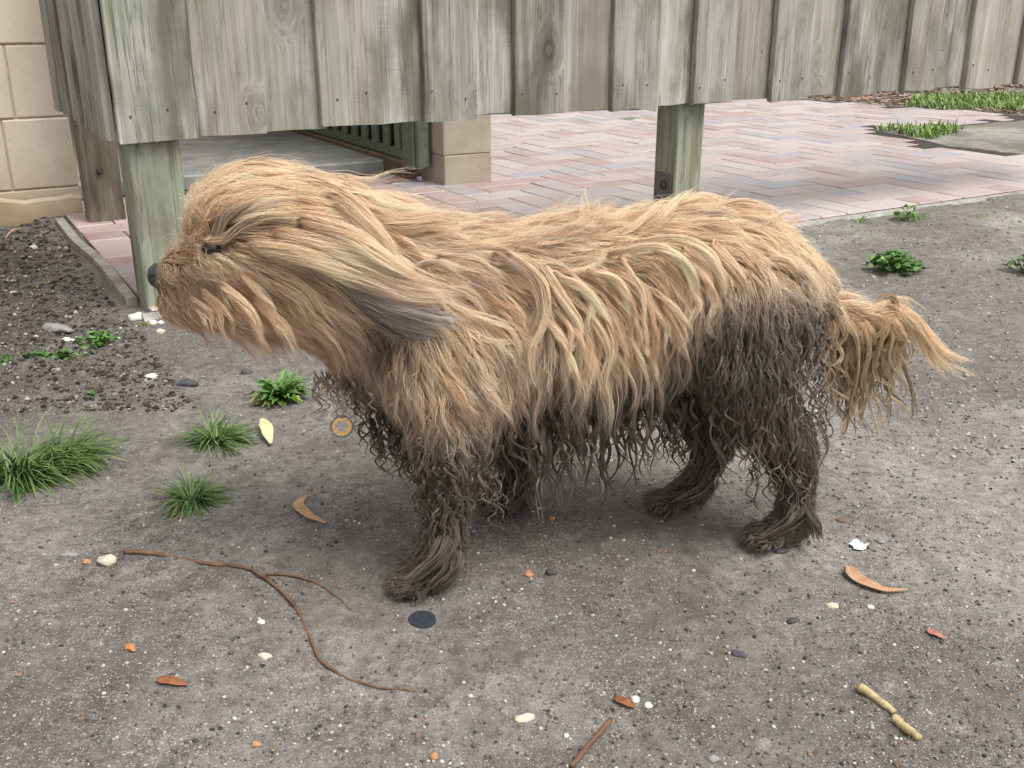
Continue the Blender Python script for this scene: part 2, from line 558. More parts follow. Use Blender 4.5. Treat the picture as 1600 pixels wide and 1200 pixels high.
# a brick hidden behind the fence boards shows nothing: single out what is below the boards' lower edge
for k, (d, cu, cw, rot) in enumerate(cand):
    me_ = half if rot == 2 else brick_meshes[k % 6]
    mt = brick_matrix(cu, cw, rot, me_, k)
    if k < 300:
        o = link_mesh('brick', me_, None, patio)
        o.matrix_world = mt
    else:
        co = np.array([mt @ vv.co for vv in me_.vertices])
        for fc in me_.polygons: far_f.append(tuple(i + far_n for i in fc.vertices))
        far_v.append(co); far_n += len(co)
if far_n:
    t = NT('clay_paver_far')
    tcx = t.n('NewGeometry')
    rnd = tcx.outputs['Random Per Island']
    base = t.ramp(rnd, [(0., (.36, .21, .175)), (.2, (.46, .32, .285)), (.38, (.36, .285, .28)), (.55, (.50, .41, .39)), (.72, (.33, .30, .315)), (.86, (.48, .36, .32))], 'CONSTANT')
    v = t.n('TexCoord').outputs['Object']
    n1 = t.noise(v, 14, 5, .6); n2 = t.noise(v, 160, 4, .7)
    c = t.mix(t.ramp(n1, [(.3, 0.), (.75, .75)]), base, (.46, .425, .42))
    c = t.mix(t.ramp(n2, [(.35, .35), (.55, 0.)]), c, (.10, .08, .07))
    t.bsdf(c, t.ramp(n1, [(.3, .34), (.7, .50)]), .6, t.math('ADD', n2, t.math('MULTIPLY', n1, .6)), .12, .001)
    fb = link_mesh('distant_bricks', mesh_from(np.vstack(far_v), far_f, 'distant_bricks'), t.m, patio)
    tag(fb, kind='stuff')

# bare soil wedge let into the paving
pts_ = [np.array(uw(*q, .0)) for q in PLANTER]
cx_ = np.mean(pts_, axis=0)
bm = bmesh.new()
rings_ = []
for k_, (s_, z_) in enumerate(((1.05, -.01), (1.035, .010), (.8, .020), (.5, .024), (.2, .026))):
    rr_ = []
    m_n = len(pts_)
    for i in range(m_n * 8):
        a_, b_2 = pts_[i // 8], pts_[(i // 8 + 1) % m_n]
        q = a_ + (b_2 - a_) * ((i % 8) / 8)
        q = cx_ + (q - cx_) * s_
        rr_.append(bm.verts.new((q[0], q[1], z_ + (.006 * fbm(q[0], q[1], 6.0, 2.0) if k_ else 0))))
    rings_.append(rr_)
for a_, b_2 in zip(rings_[:-1], rings_[1:]):
    for i in range(len(a_)):
        bm.faces.new((a_[i], a_[(i + 1) % len(a_)], b_2[(i + 1) % len(a_)], b_2[i]))
bm.faces.new(rings_[-1])
bmesh.ops.recalc_face_normals(bm, faces=bm.faces[:])
me = bpy.data.meshes.new('soil_wedge'); bm.to_mesh(me); bm.free()
tag(link_mesh('soil_wedge', me, M['ground']), kind='structure')

# concrete haunch along the front edge of the patio
M['concrete'] = simple('weathered_concrete', (.30, .29, .265), .85, .25, 30, .25, .5, .002)
bm = bmesh.new()
N = 90
rows = []
for i in range(N + 1):
    u_ = -.02 + 4.3 * i / N
    e = .012 * math.sin(i * 1.7) + .01 * math.sin(i * .61)
    prof = [(-.002, .0035), (-.018 + e * .3, .004), (-.040 + e, -.012), (-.05 + e, -.03)]
    rows.append([bm.verts.new(uw(u_, a, b)) for a, b in prof])
for i in range(N):
    for k in range(3):
        bm.faces.new((rows[i][k], rows[i + 1][k], rows[i + 1][k + 1], rows[i][k + 1]))
bmesh.ops.recalc_face_normals(bm, faces=bm.faces[:])
me = bpy.data.meshes.new('kerb'); bm.to_mesh(me); bm.free()
kerb = link_mesh('patio_kerb', me, M['concrete'])
tag(kerb, kind='structure')

# raised concrete slab in the covered yard behind
slab = link_mesh('concrete_slab', box_mesh(3.2, 7.0, .11, .006), simple('grey_slab_concrete', (.25, .25, .24), .75, .3, 9, .3, .35, .002), None, uw(-1.9, 1.55, -.055), (0, 0, ANG))
tag(slab, kind='structure')

# ================================================================== SETTING: covered yard (house walls and roof behind the fence)
M['cream'] = None
t = NT('cream_painted_block')
v = t.objvec()
n1 = t.noise(v, 5, 5, .6); n2 = t.noise(v, 90, 5, .7); n3 = t.noise(v, 420, 3, .7)
c = t.mix(t.ramp(n1, [(.3, 0.), (.72, 1.)]), (.58, .495, .385), (.69, .60, .48))
c = t.mix(t.ramp(n2, [(.27, .55), (.40, 0.)]), c, (.20, .16, .11))
g2 = t.n('NewGeometry'); s2 = t.n('SeparateXYZ'); t.l(g2.outputs['Position'], s2.inputs[0])
splash = t.ramp(t.math('ADD', s2.outputs[2], t.math('MULTIPLY_ADD', n1, .16, -.08)), [(.0, .8), (.10, .25), (.22, 0.)])
c = t.mix(splash, c, (.29, .19, .10))
t.bsdf(c, .85, .2, t.math('ADD', n2, n3), .45, .0018)
M['cream'] = t.m
M['mortar'] = simple('raked_mortar', (.52, .44, .34), .95, .1, 120, .3, .5)

wall = empty('block_wall', uw(.06, 1.285, 0), ANG)
tag(wall, 'cream painted concrete block wall at the left behind the fence corner', 'wall')
# wall runs left (-x) from its right-hand end and up out of the picture
link_mesh('mortar_bed', box_mesh(4.5, .08, 2.6, 0), M['mortar'], wall, (-4.5, .006, -.06))
row_z = [-.125, .093, .311, .529, .747, .965, 1.183, 1.401, 1.619, 1.837, 2.055, 2.273]
first_joint = {1: .0, 3: .19}
for r_, z0 in enumerate(row_z):
    x = 0.0
    first = .196 if r_ % 2 == 1 else .39
    if r_ == 2: first = .155
    if r_ == 3: first = .30
    k = 0
    while x < 4.4:
        ln = first if k == 0 else .39
        rr = random.Random(r_ * 50 + k)
        if not (z0 > .9 and x > 1.6) or True:
            link_mesh('block', box_mesh(ln - .004, .09, .214, .004, 'block', jitter=.0008, seed=r_ * 9 + k), M['cream'], wall, (-x - ln + .003, -rr.uniform(0, .0015), z0))
        x += ln; k += 1
# rough render splash at the wall foot
bm = bmesh.new()
rows = []
for i in range(61):
    x = -2.0 * i / 60
    e = .014 * math.sin(i * .31) + .008 * math.sin(i * .83 + 1) + .003 * math.sin(i * 2.1)
    rows.append([bm.verts.new(q) for q in ((x, -.0035, .055 + e), (x, -.016, .045 + e), (x, -.022, .0), (x, -.022, -.06))])
for i in range(60):
    for k in range(3): bm.faces.new((rows[i][k], rows[i][k + 1], rows[i + 1][k + 1], rows[i + 1][k]))
bmesh.ops.recalc_face_normals(bm, faces=bm.faces[:])
me = bpy.data.meshes.new('render_foot'); bm.to_mesh(me); bm.free()
link_mesh('render_foot', me, M['cream'], wall)

# return of the house wall and roof that shade the slab (hidden behind the fence boards, seen only as shade)
yard = empty('covered_yard_wall', uw(-.02, 1.38, 0), ANG)
tag(yard, 'shaded house wall closing the covered concrete yard behind the fence', 'wall')
link_mesh('side_wall', box_mesh(.1, 6.0, 2.5, 0), M['cream'], yard, (-.06, 0, -.05))
link_mesh('back_wall', box_mesh(3.0, .12, 2.5, 0), M['cream'], yard, (.05, 5.6, -.05))
link_mesh('roof', box_mesh(2.2, 6.6, .1, 0), simple('roof_sheet', (.25, .25, .24)), yard, (-.6, -.25, 2.47))

# block pillar and slatted gate panel
pil = empty('block_pillar', uw(1.305, 1.135, .0), ANG)
tag(pil, 'short cream concrete block pillar standing on the brick paving', 'pillar')
t = NT('pillar_block')
v = t.objvec(False)
n1 = t.noise(v, 8, 5, .6); n2 = t.noise(v, 120, 5, .7)
c = t.mix(t.ramp(n1, [(.3, 0.), (.72, 1.)]), (.36, .31, .24), (.47, .415, .335))
c = t.mix(t.ramp(n2, [(.30, .7), (.42, 0.)]), c, (.14, .105, .07))
t.bsdf(c, .9, .2, n2, .5, .002)
M['pillar'] = t.m
for k in range(9):
    link_mesh('block', box_mesh(.2, .2, .2, .004, 'block', jitter=.001, seed=k + 70), M['pillar'], pil, (random.uniform(-.001, .001), 0, -.085 + k * .2012))
link_mesh('mortar_core', box_mesh(.19, .19, 1.82, 0), M['mortar'], pil, (.005, .005, -.09))
gate = empty('slatted_gate', uw(1.22, 1.27, 0), ANG)
tag(gate, 'dark green slatted timber gate panel between the concrete slab and block pillar', 'gate')
M['gate'] = simple('dark_green_timber', (.15, .18, .135), .7, .3, 50, .3)
M['gate_foot'] = simple('brown_plinth', (.16, .125, .085), .85, .2, 40, .3)
link_mesh('gate_post', box_mesh(.05, .10, 1.2, .004), M['gate'], gate, (.022, .0, .05))
link_mesh('gate_stile', box_mesh(.045, .035, 1.2, .006), M['gate'], gate, (.026, -.045, .06))
link_mesh('bottom_rail', box_mesh(.035, 3.0, .035, .003), M['gate'], gate, (.03, .11, .078))
link_mesh('top_rail', box_mesh(.035, 3.0, .05, .003), M['gate'], gate, (.03, .11, 1.15))
link_mesh('plinth', box_mesh(.06, 3.6, .095, .006), M['gate_foot'], gate, (.02, .09, -.02))
slat = box_mesh(.018, .045, 1.04, .002, 'slat'); slat.materials.append(M['gate'])
for k in range(26):
    link_mesh('slat', slat, None, gate, (.026, .135 + k * .112, .112))
link_mesh('backing_panel', box_mesh(.008, 3.0, 1.0, 0), simple('dark_backing', (.03, .03, .026)), gate, (.066, .11, .10))
# ================================================================== timber fence
fence = empty('timber_fence', uw(0, 0, 0), ANG)
tag(fence, 'weathered grey green board fence raised off the ground on posts', 'fence')
strips = [-.017, .149, .427, .689, .940, 1.240, 1.516, 1.809, 2.093, 2.377, 2.676, 2.954, 3.24, 3.52]
FB = .377
TOP = 1.05
def board(u0, u1, w0, th, z0, z1, seed, mat, parent=fence, along='u'):
    """A sawn board: slightly uneven ends and edges, eased arrises."""
    r = random.Random(seed)
    bm = bmesh.new()
    n = 14
    rows = []
    wd = u1 - u0
    bow = r.uniform(-.002, .002)
    cup = r.uniform(-.0018, .0018)
    for i in range(n + 1):
        z = z0 + (z1 - z0) * i / n
        k = i / n
        e0, e1 = r.gauss(0, .0005), r.gauss(0, .0005)
        zz = [z + (r.gauss(0, .0022) if i == 0 else 0) + (r.uniform(-.003, .003) * 0) for _ in range(6)]
        x0, x1 = u0 + e0, u1 + e1
        ch = .0022
        yb = w0 + bow * math.sin(k * math.pi)
        ring = [(x0, yb + ch, zz[0]), (x0 + ch, yb, zz[1]), ((x0 + x1) / 2, yb + cup, zz[2]), (x1 - ch, yb, zz[3]), (x1, yb + ch, zz[4]),
                (x1, yb + th, zz[5]), (x0, yb + th, zz[0])]
        if along == 'w': ring = [(b, a, c) for a, b, c in ring]
        rows.append([bm.verts.new(q) for q in ring])
    m = 7
    for i in range(n):
        for k in range(m):
            k2 = (k + 1) % m
            bm.faces.new((rows[i][k], rows[i][k2], rows[i + 1][k2], rows[i + 1][k]))
    bm.faces.new(rows[0]); bm.faces.new(rows[-1][::-1])
    bmesh.ops.recalc_face_normals(bm, faces=bm.faces[:])
    me = bpy.data.meshes.new('board'); bm.to_mesh(me); bm.free()
    return link_mesh('board', me, mat, parent)

drop = [0, .0, .004, -.002, .001, -.004, .003, -.003, .0, .002, -.002, .001, 0, 0, 0]
for i, s in enumerate(strips[:-1]):
    nxt = strips[i + 1]
    pw = .158 if i == 0 else min(.150, nxt - s - .02) * (1.0 if i % 3 else .95)
    if i > 0:
        board(s, s + pw, .0, .019, FB + drop[i], TOP, 10 + i, M['wood'])
    else:
        board(s, nxt + .02, .004, .019, FB - .004, TOP, 10, M['wood'])
    if i > 0:
        board(s + pw - .02, nxt + .02, .0215, .018, FB + .003 + drop[(i * 5) % 13], TOP, 40 + i, M['wood'])
# nail heads, two to a board
nb_ = bmesh.new()
bmesh.ops.create_cone(nb_, cap_ends=True, segments=8, radius1=.0032, radius2=.0026, depth=.002)
nail_me = bpy.data.meshes.new('nail'); nb_.to_mesh(nail_me); nb_.free()
nail_me.materials.append(simple('rusty_nail', (.07, .06, .055), .6, .4, 300, .4))
for i, s in enumerate(strips[:-1]):
    for a in (.03, .115):
        link_mesh('nail', nail_me, None, fence, (s + a + random.uniform(-.012, .012), -.0004 if i else .0036, FB + random.uniform(.045, .075)), (math.pi / 2, 0, 0))
# hidden rails behind the boards
link_mesh('rail', box_mesh(3.5, .045, .09, .003), M['wood_dark'], fence, (.0, .042, .62))
link_mesh('rail', box_mesh(3.5, .045, .09, .003), M['wood_dark'], fence, (.0, .042, .94))
# return to the left: boards seen edge on
for i, w_ in enumerate((.035, .205, .375, .545, .70)):
    board(w_ + (.0 if i == 0 else 0), w_ + .105, -.036 - (.0), .019, FB + random.uniform(-.003, .003), TOP, 80 + i, M['wood'], along='w')
    if i < 4:
        board(w_ + .085, w_ + .19, -.0165, .018, FB + .004, TOP, 90 + i, M['wood_dark'] if i > 0 else M['wood'], along='w')
# posts
def post(u, w, sx, sy, z1, mat, seed, lean=0.0):
    o = link_mesh('post', box_mesh(sx, sy, z1 + .05, .004, 'post', jitter=.001, seed=seed), mat, fence, (u, w, -.05), (0, lean, 0))
    return o
p1 = post(-.001, .026, .112, .10, 1.0, M['wood_new'], 1)
p2 = post(1.499, .042, .098, .098, 1.0, M['wood_new'], 2)
p3 = post(.052, 1.075, .105, .10, 1.0, M['wood_dark'], 3)
M['galv'] = simple('dull_galvanised_steel', (.16, .165, .17), .5, .5, 60, .3, .2, Metallic=.6)
M['rust'] = simple('rusty_steel', (.06, .045, .038), .7, .4, 200, .3)
br = link_mesh('bracket', box_mesh(.0045, .075, .175, .001), M['galv'], p2, (-.0052, .012, .055))
bt = bmesh.new()
bmesh.ops.create_cone(bt, cap_ends=True, segments=6, radius1=.011, radius2=.0095, depth=.009)
bmesh.ops.create_cone(bt, cap_ends=True, segments=16, radius1=.015, radius2=.015, depth=.003, matrix=Matrix.Translation((0, 0, -.005)))
me = bpy.data.meshes.new('bolt'); bt.to_mesh(me); bt.free()
link_mesh('bolt', me, M['rust'], p2, (-.0105, .042, .195), (0, -math.pi / 2, 0))
link_mesh('bolt', me, M['galv'], p3, (.045, -.006, .215), (math.pi / 2, 0, 0), (.7, .7, .7))

# timber edging board between the garden soil and the paving
ed = smooth_path([uw(-.028, 1.16, .004), uw(-.032, .8, .006), uw(-.016, .5, .004), uw(-.02, .1, .002)], 14)
bm = bmesh.new()
rows = []
for i, q in enumerate(ed):
    q = Vector(q)
    a = Vector(U) * .012
    rows.append([bm.verts.new(q - a + Vector((0, 0, .012))), bm.verts.new(q + a + Vector((0, 0, .013 + .001 * math.sin(i)))), bm.verts.new(q + a - Vector((0, 0, .05))), bm.verts.new(q - a - Vector((0, 0, .05)))])
for i in range(len(ed) - 1):
    for k in range(4): bm.faces.new((rows[i][k], rows[i][(k + 1) % 4], rows[i + 1][(k + 1) % 4], rows[i + 1][k]))
bm.faces.new(rows[0]); bm.faces.new(rows[-1][::-1])
bmesh.ops.recalc_face_normals(bm, faces=bm.faces[:])
me = bpy.data.meshes.new('edging'); bm.to_mesh(me); bm.free()
eo = link_mesh('timber_edging', me, M['wood'])
tag(eo, 'thin grey timber edging strip between dark garden soil and brick paving', 'edging')
# ================================================================== loose things on the ground
def gp(px, py, dz=0.0):
    q = P(px, py)
    return np.array([q[0], q[1], ground_h(q[0], q[1]) + dz])

def thicken(me, th):
    bm = bmesh.new(); bm.from_mesh(me)
    bmesh.ops.solidify(bm, geom=bm.faces[:], thickness=th)
    bmesh.ops.recalc_face_normals(bm, faces=bm.faces[:])
    bm.to_mesh(me); bm.free()

def leaf_mat(name, a, b, spot):
    t = NT(name)
    v = t.objvec()
    n1 = t.noise(v, 70, 5, .6); n2 = t.noise(v, 320, 4, .7)
    c = t.mix(t.ramp(n1, [(.3, 0.), (.7, 1.)]), a, b)
    c = t.mix(t.ramp(n2, [(.30, .8), (.42, 0.)]), c, spot)
    t.bsdf(c, .6, .4, n2, .3, .0006)
    return t.m
M['leaf_tan'] = leaf_mat('dry_tan_leaf', (.40, .22, .12), (.52, .31, .18), (.16, .07, .04))
M['leaf_yellow'] = leaf_mat('pale_yellow_leaf', (.60, .53, .28), (.70, .64, .38), (.35, .22, .10))
M['leaf_brown'] = leaf_mat('brown_leaf', (.20, .075, .03), (.30, .12, .05), (.07, .03, .02))
M['leaf_orange'] = leaf_mat('orange_leaf', (.42, .17, .06), (.5, .22, .08), (.2, .08, .03))

def ground_leaf(name, pts, widths, mat, label, lift=.004, stem=None, curl=.25, z=None):
    """Leaf blade along a midrib drawn on the ground; its edges curl up off the soil."""
    n = 22
    if z is None: mid = [gp(*q) for q in pts]
    else: mid = [P(*q, z) for q in pts]
    mid = smooth_path(mid, n)
    wd = np.interp(np.linspace(0, 1, n), np.linspace(0, 1, len(widths)), widths) / 1600.0 * 1.25
    base = mid.mean(0); base[2] = mid[:, 2].min()
    tan = np.gradient(mid, axis=0); tan /= np.linalg.norm(tan, axis=1)[:, None]
    nrm = np.stack([-tan[:, 1], tan[:, 0], 0 * tan[:, 0]], 1)
    V, F = [], []
    for i in range(n):
        for k, s in enumerate((-1, -.5, 0, .5, 1)):
            e = 1 + .05 * math.sin(i * .8 + k)
            up = lift * (.5 + .5 * math.sin(i / n * 3.1)) + curl * wd[i] * s * s + .0004 * math.sin(i * .7)
            q = mid[i] + nrm[i] * wd[i] * s * e + np.array([0, 0, up + .0012])
            V.append(q - base)
    for i in range(n - 1):
        for k in range(4):
            F.append((i * 5 + k, i * 5 + k + 1, (i + 1) * 5 + k + 1, (i + 1) * 5 + k))
    me = mesh_from(V, F, name, True)
    thicken(me, .0005)
    o = link_mesh(name, me, mat, None, base)
    tag(o, label, 'leaf')
    if stem:
        sp_ = smooth_path([gp(*q, .003) - base for q in stem], 8)
        vv, ff = tube_geo(sp_, np.linspace(.0011, .0006, 8), 5)
        link_mesh('leaf_stalk', mesh_from(vv, ff, 'stalk', True), mat, o)
    return o

ground_leaf('gum_leaf', [(480, 782), (467, 798), (480, 818), (510, 832)], [1, 9, 11, 8, 1.5], M['leaf_tan'], 'tan curled crescent leaf left of the muddy front paw', stem=[(480, 782), (494, 779)])
ground_leaf('gum_leaf', [(1325, 882), (1338, 908), (1375, 926), (1419, 927)], [3, 11, 12, 9, 5, 1], M['leaf_tan'], 'long tan crescent leaf lying right of the hind paws')
ground_leaf('yellow_leaf', [(409, 660), (416, 680), (424, 704)], [1.5, 8, 13, 12, 3], M['leaf_yellow'], 'pale yellow leaf lying beside the grass tufts', lift=.008)
ground_leaf('brown_leaf', [(246, 1068), (265, 1073), (294, 1078)], [3, 8, 8, 6, 2], M['leaf_brown'], 'small dark brown leaf at lower left below the twig', lift=.002, curl=.1)
ground_leaf('brown_leaf', [(960, 1086), (975, 1096), (992, 1105)], [2, 7, 7, 5, 2], M['leaf_brown'], 'small rusty leaf scrap near the bottom beside a white pebble', lift=.002, curl=.1)
ground_leaf('red_leaf_scrap', [(1446, 992), (1460, 998), (1477, 1003)], [2, 7, 6, 4, 2], leaf_mat('red_leaf', (.33, .13, .09), (.42, .19, .13), (.2, .06, .04)), 'small reddish leaf scrap below the long crescent leaf', lift=.002, curl=.1)
ground_leaf('orange_leaf', [(600, 286), (622, 282), (642, 284)], [2, 9, 10, 7, 1], M['leaf_orange'], 'orange leaf lying at the concrete step under the gate', z=.013)
ground_leaf('gum_leaf', [(8, 368), (22, 358), (42, 355)], [1, 4, 5, 3, 1], M['leaf_tan'], 'narrow tan leaf on the soil under the block wall', lift=.012)
ground_leaf('red_leaf_scrap', [(196, 1018), (203, 1014), (211, 1022)], [3, 6, 5, 2], M['leaf_orange'], 'tiny orange leaf flake left of the long twig', lift=.001, curl=.1)
ground_leaf('pale_leaf', [(1012, 183), (1020, 184), (860, 188)][:2] + [(1026, 185)], [1, 3, 3, 1], M['leaf_yellow'], 'small pale leaf fleck on the paving behind the fence post', z=.014)
ground_leaf('pale_leaf', [(854, 187), (862, 185), (872, 187)], [1, 4, 4, 1], M['leaf_yellow'], 'pale dry leaf on the paving under the fence boards', z=.014)

# twigs
def twig(name, pts, r0, r1, label, branch=None, mat=None, dz=.0, cat='twig'):
    t_ = M['twig'] if mat is None else mat
    n = 60 if len(pts) > 5 else 14
    path = smooth_path([gp(*q, dz) for q in pts], n)
    for i in range(n): path[i] += rng.normal(0, .0004, 3) * [1, 1, .2]
    rad = np.linspace(r0, r1, n) * (1 + .05 * np.sin(np.arange(n) * .9) + .04 * rng.normal(size=n))
    path[:, 2] += rad * .9
    base = path[0].copy(); base[2] -= rad[0]
    vv, ff = tube_geo(path - base, rad, 7)
    o = link_mesh(name, mesh_from(vv, ff, name, True), t_, None, base)
    tag(o, label, cat)
    if branch:
        bp = smooth_path([gp(*q, dz) for q in branch], 36)
        br_ = np.linspace(r0 * .62, r1 * .9, 36) * (1 + .15 * np.sin(np.arange(36) * 1.1))
        bp[:, 2] += br_ * .9 + np.linspace(r0 * .3, 0, 36)
        vv, ff = tube_geo(bp - base, br_, 6)
        link_mesh('side_branch', mesh_from(vv, ff, 'side_branch', True), t_, o)
    return o
t = NT('twig_bark')
v = t.objvec(False)
n1 = t.noise(v, 45, 4, .6); n2 = t.noise(v, 500, 4, .7)
c = t.mix(t.ramp(n1, [(.35, 0.), (.65, 1.)]), (.10, .052, .037), (.22, .125, .07))
c = t.mix(t.ramp(n2, [(.32, .7), (.45, 0.)]), c, (.05, .03, .02))
t.bsdf(c, .75, .3, n2, .4, .001)
M['twig'] = t.m
twig('forked_twig', [(196, 877), (240, 880), (320, 889), (385, 899), (425, 922), (460, 956), (490, 1010), (500, 1030), (540, 1056), (590, 1074), (650, 1081)], .0030, .0012,
     'long reddish brown forked twig curving across the lower left ground', branch=[(410, 908), (445, 906), (490, 914), (522, 932), (548, 958)])
twig('short_twig', [(955, 1117), (935, 1140), (915, 1165), (892, 1200)], .0024, .0028, 'short straight brown twig at the bottom edge')
twig('small_twig', [(505, 583 + 165), (530, 748), (560, 746)], .0006, .001, 'thin grey twig under the chest beside the front leg') if False else None
M['stick'] = simple('pale_yellow_stick', (.46, .37, .19), .8, .2, 90, .35, .5, .001)
twig('pale_stick', [(1342, 1080), (1360, 1093), (1380, 1106), (1397, 1118)], .0046, .0034, 'upper of two pale yellow stick pieces at lower right', mat=M['stick'], cat='stick')
twig('pale_stick', [(1396, 1128), (1412, 1142), (1434, 1160)], .0045, .0042, 'lower of two pale yellow stick pieces at lower right', mat=M['stick'], cat='stick')
twig('root_wisp', [(0, 428), (20, 422), (38, 418)], .002, .0012, 'short pale twig on the dark soil at the left edge', mat=M['stick'])

# black bottle-cap-like disc
bm = bmesh.new()
prof = [(0, .0024), (.010, .0024), (.0132, .0026), (.0145, .0030), (.0154, .0026), (.0158, -.0015)]
sg = 40
rings = []
for r_, z_ in prof[1:]:
    ring = []
    for k in range(sg):
        a_ = 2 * math.pi * k / sg
        rr = r_ * (1 + (.012 * (-1) ** k if r_ > .014 else 0))
        ring.append(bm.verts.new((rr * math.cos(a_), rr * math.sin(a_), z_)))
    rings.append(ring)
cv = bm.verts.new((0, 0, .0023))
for k in range(sg): bm.faces.new((cv, rings[0][k], rings[0][(k + 1) % sg]))
for i in range(len(rings) - 1):
    for k in range(sg): bm.faces.new((rings[i][k], rings[i + 1][k], rings[i + 1][(k + 1) % sg], rings[i][(k + 1) % sg]))
me = bpy.data.meshes.new('cap'); bm.to_mesh(me); bm.free()
me.polygons.foreach_set('use_smooth', [True] * len(me.polygons))
cap = link_mesh('bottle_cap', me, simple('dull_black_cap', (.026, .030, .040), .75, .3, 250, .4, .3, .0006), None, gp(659, 968, .0005), (0.03, -.02, 0))
tag(cap, 'flat dull black round cap on the ground below the front paw', 'cap')

# white paper scrap
sc_v, sc_f = [(0, 0, .004)], []
for k in range(1, 4):
    for i in range(14):
        a = 2 * math.pi * i / 14
        r_ = .0105 * k / 3 * (1 + .16 * math.sin(a * 3 + 1) + .09 * math.sin(a * 5))
        sc_v.append((r_ * math.cos(a) * 1.15, r_ * math.sin(a), .003 + .0022 * math.sin(a * 3 + k) + .0016 * math.cos(a * 4 - 2 * k)))
for i in range(14):
    sc_f.append((0, 1 + i, 1 + (i + 1) % 14))
    for k in range(2):
        sc_f.append((1 + k * 14 + i, 1 + (k + 1) * 14 + i, 1 + (k + 1) * 14 + (i + 1) % 14, 1 + k * 14 + (i + 1) % 14))
me = mesh_from(sc_v, sc_f, 'scrap'); thicken(me, .0006)
o = link_mesh('paper_scrap', me, simple('white_paper', (.82, .82, .82), .7, .3, 80, .05), None, gp(1341, 853, .001))
tag(o, 'crumpled white scrap lying right of the hind paw', 'scrap')

# ---------------------------------------------------------------- pebbles
def ico():
    bm = bmesh.new()
    bmesh.ops.create_icosphere(bm, subdivisions=1, radius=1)
    v = np.array([x.co[:] for x in bm.verts]); f = np.array([[q.index for q in y.verts] for y in bm.faces])
    bm.free(); return v, f
def ico2(sub):
    bm = bmesh.new()
    bmesh.ops.create_icosphere(bm, subdivisions=sub, radius=1)
    v = np.array([x.co[:] for x in bm.verts]); f = np.array([[q.index for q in y.verts] for y in bm.faces])
    bm.free(); return v, f
def stone_mesh(seed, sx, sy, sz):
    v, f = ico2(3)
    out = []
    for q in v:
        n_ = noise.fractal(Vector(q * 1.3) + Vector((seed * 3.1, 0, 0)), 1.0, 2.0, 3)
        out.append(q * (1 + .28 * n_))
    return mesh_np(np.array(out) * [sx, sy, sz], f, 'pebble', smooth=True)
M['stone_white'] = simple('white_stone', (.66, .63, .56), .8, .3, 120, .15, .4)
M['stone_cream'] = simple('cream_stone', (.50, .45, .34), .85, .3, 120, .25, .4)
M['stone_dark'] = simple('dark_stone', (.07, .07, .075), .8, .3, 120, .3, .4)
M['stone_orange'] = simple('orange_stone', (.40, .21, .10), .8, .3, 120, .25, .4)
M['stone_grey'] = simple('grey_stone', (.24, .235, .23), .8, .3, 120, .25, .4)
M['stone_brown'] = simple('brown_stone', (.17, .115, .085), .8, .3, 120, .25, .4)
pebs = [
 (214, 492, 13, 9, 'white', 'largest white stone at the foot of the left fence post'),
 (239, 500, 6, 5, 'white', 'small white pebble right of the largest white stone'),
 (251, 519, 7, 6, 'cream', 'pale pebble below the muzzle near the fence post'),
 (251, 500, 5, 4, 'white', 'tiny white pebble closest to the dog\'s chin'),
 (103, 527, 6, 5, 'white', 'white pebble at the left end of the clover patch'),
 (110, 522, 5, 4, 'white', 'small white pebble touching another beside the clover'),
 (236, 585, 9, 6, 'white', 'chunky white pebble below the chin on open soil'),
 (52, 387, 5, 5, 'white', 'white pebble on dark soil near the block wall'),
 (20, 453, 5, 4, 'cream', 'cream pebble at the left edge on dark soil'),
 (170, 891, 14, 10, 'cream', 'round cream pebble left of the twig\'s thick end'),
 (138, 888, 7, 5, 'orange', 'small orange pebble left of the round cream pebble'),
 (110, 876, 11, 5, 'grey', 'flat grey stone left of the twig'),
 (88, 508, 26, 9, 'grey', 'broad flat grey stone lying on the dark soil'),
 (292, 594, 16, 9, 'dark', 'dark angular stone below the dog\'s chin'),
 (385, 578, 9, 6, 'dark', 'dark blue grey stone above the weed below the throat'),
 (409, 981, 6, 5, 'white', 'bright white chip beside the twig\'s bend'),
 (414, 1028, 11, 6, 'cream', 'cream stone between the twig and the brown leaf'),
 (992, 1091, 7, 6, 'white', 'white pebble beside the rusty leaf scrap at the bottom'),
 (1013, 1101, 6, 5, 'white', 'lower white pebble right of the rusty leaf scrap'),
 (1300, 948, 9, 6, 'cream', 'cream pebble below the long crescent leaf'),
 (1360, 952, 5, 4, 'white', 'white chip right of the cream pebble below the crescent leaf'),
 (1376, 846, 6, 5, 'grey', 'pale grey pebble right of the white scrap'),
 (1318, 812, 11, 6, 'brown', 'reddish brown stone above the white scrap'),
 (826, 902, 8, 7, 'orange', 'orange brown stone right of the front paw'),
 (861, 899, 9, 7, 'dark', 'dark blue grey stone beside the orange brown stone'),
 (863, 813, 5, 5, 'orange', 'small ochre pebble right of the far front paw'),
 (820, 1118, 16, 7, 'cream', 'long cream and grey stone near the bottom centre'),
 (1222, 862, 12, 5, 'dark', 'flat dark stone below the near hind paw'),
 (1115, 1187, 8, 6, 'grey', 'blue grey pebble at the bottom edge right of the twig') ,
 (885, 1145, 4, 4, 'white', 'small white chip left of the straight twig'),
 (678, 1180, 6, 7, 'orange', 'pinkish pebble at the bottom edge left of centre'),
 (400, 1162, 7, 5, 'orange', 'ochre pebble at the bottom edge below the brown leaf'),
 (1240, 968, 11, 5, 'dark', 'dark flat stone left of the pale cream pebble'),
 (1155, 1021, 12, 6, 'dark', 'dark grey stone in the open ground at lower right'),
]
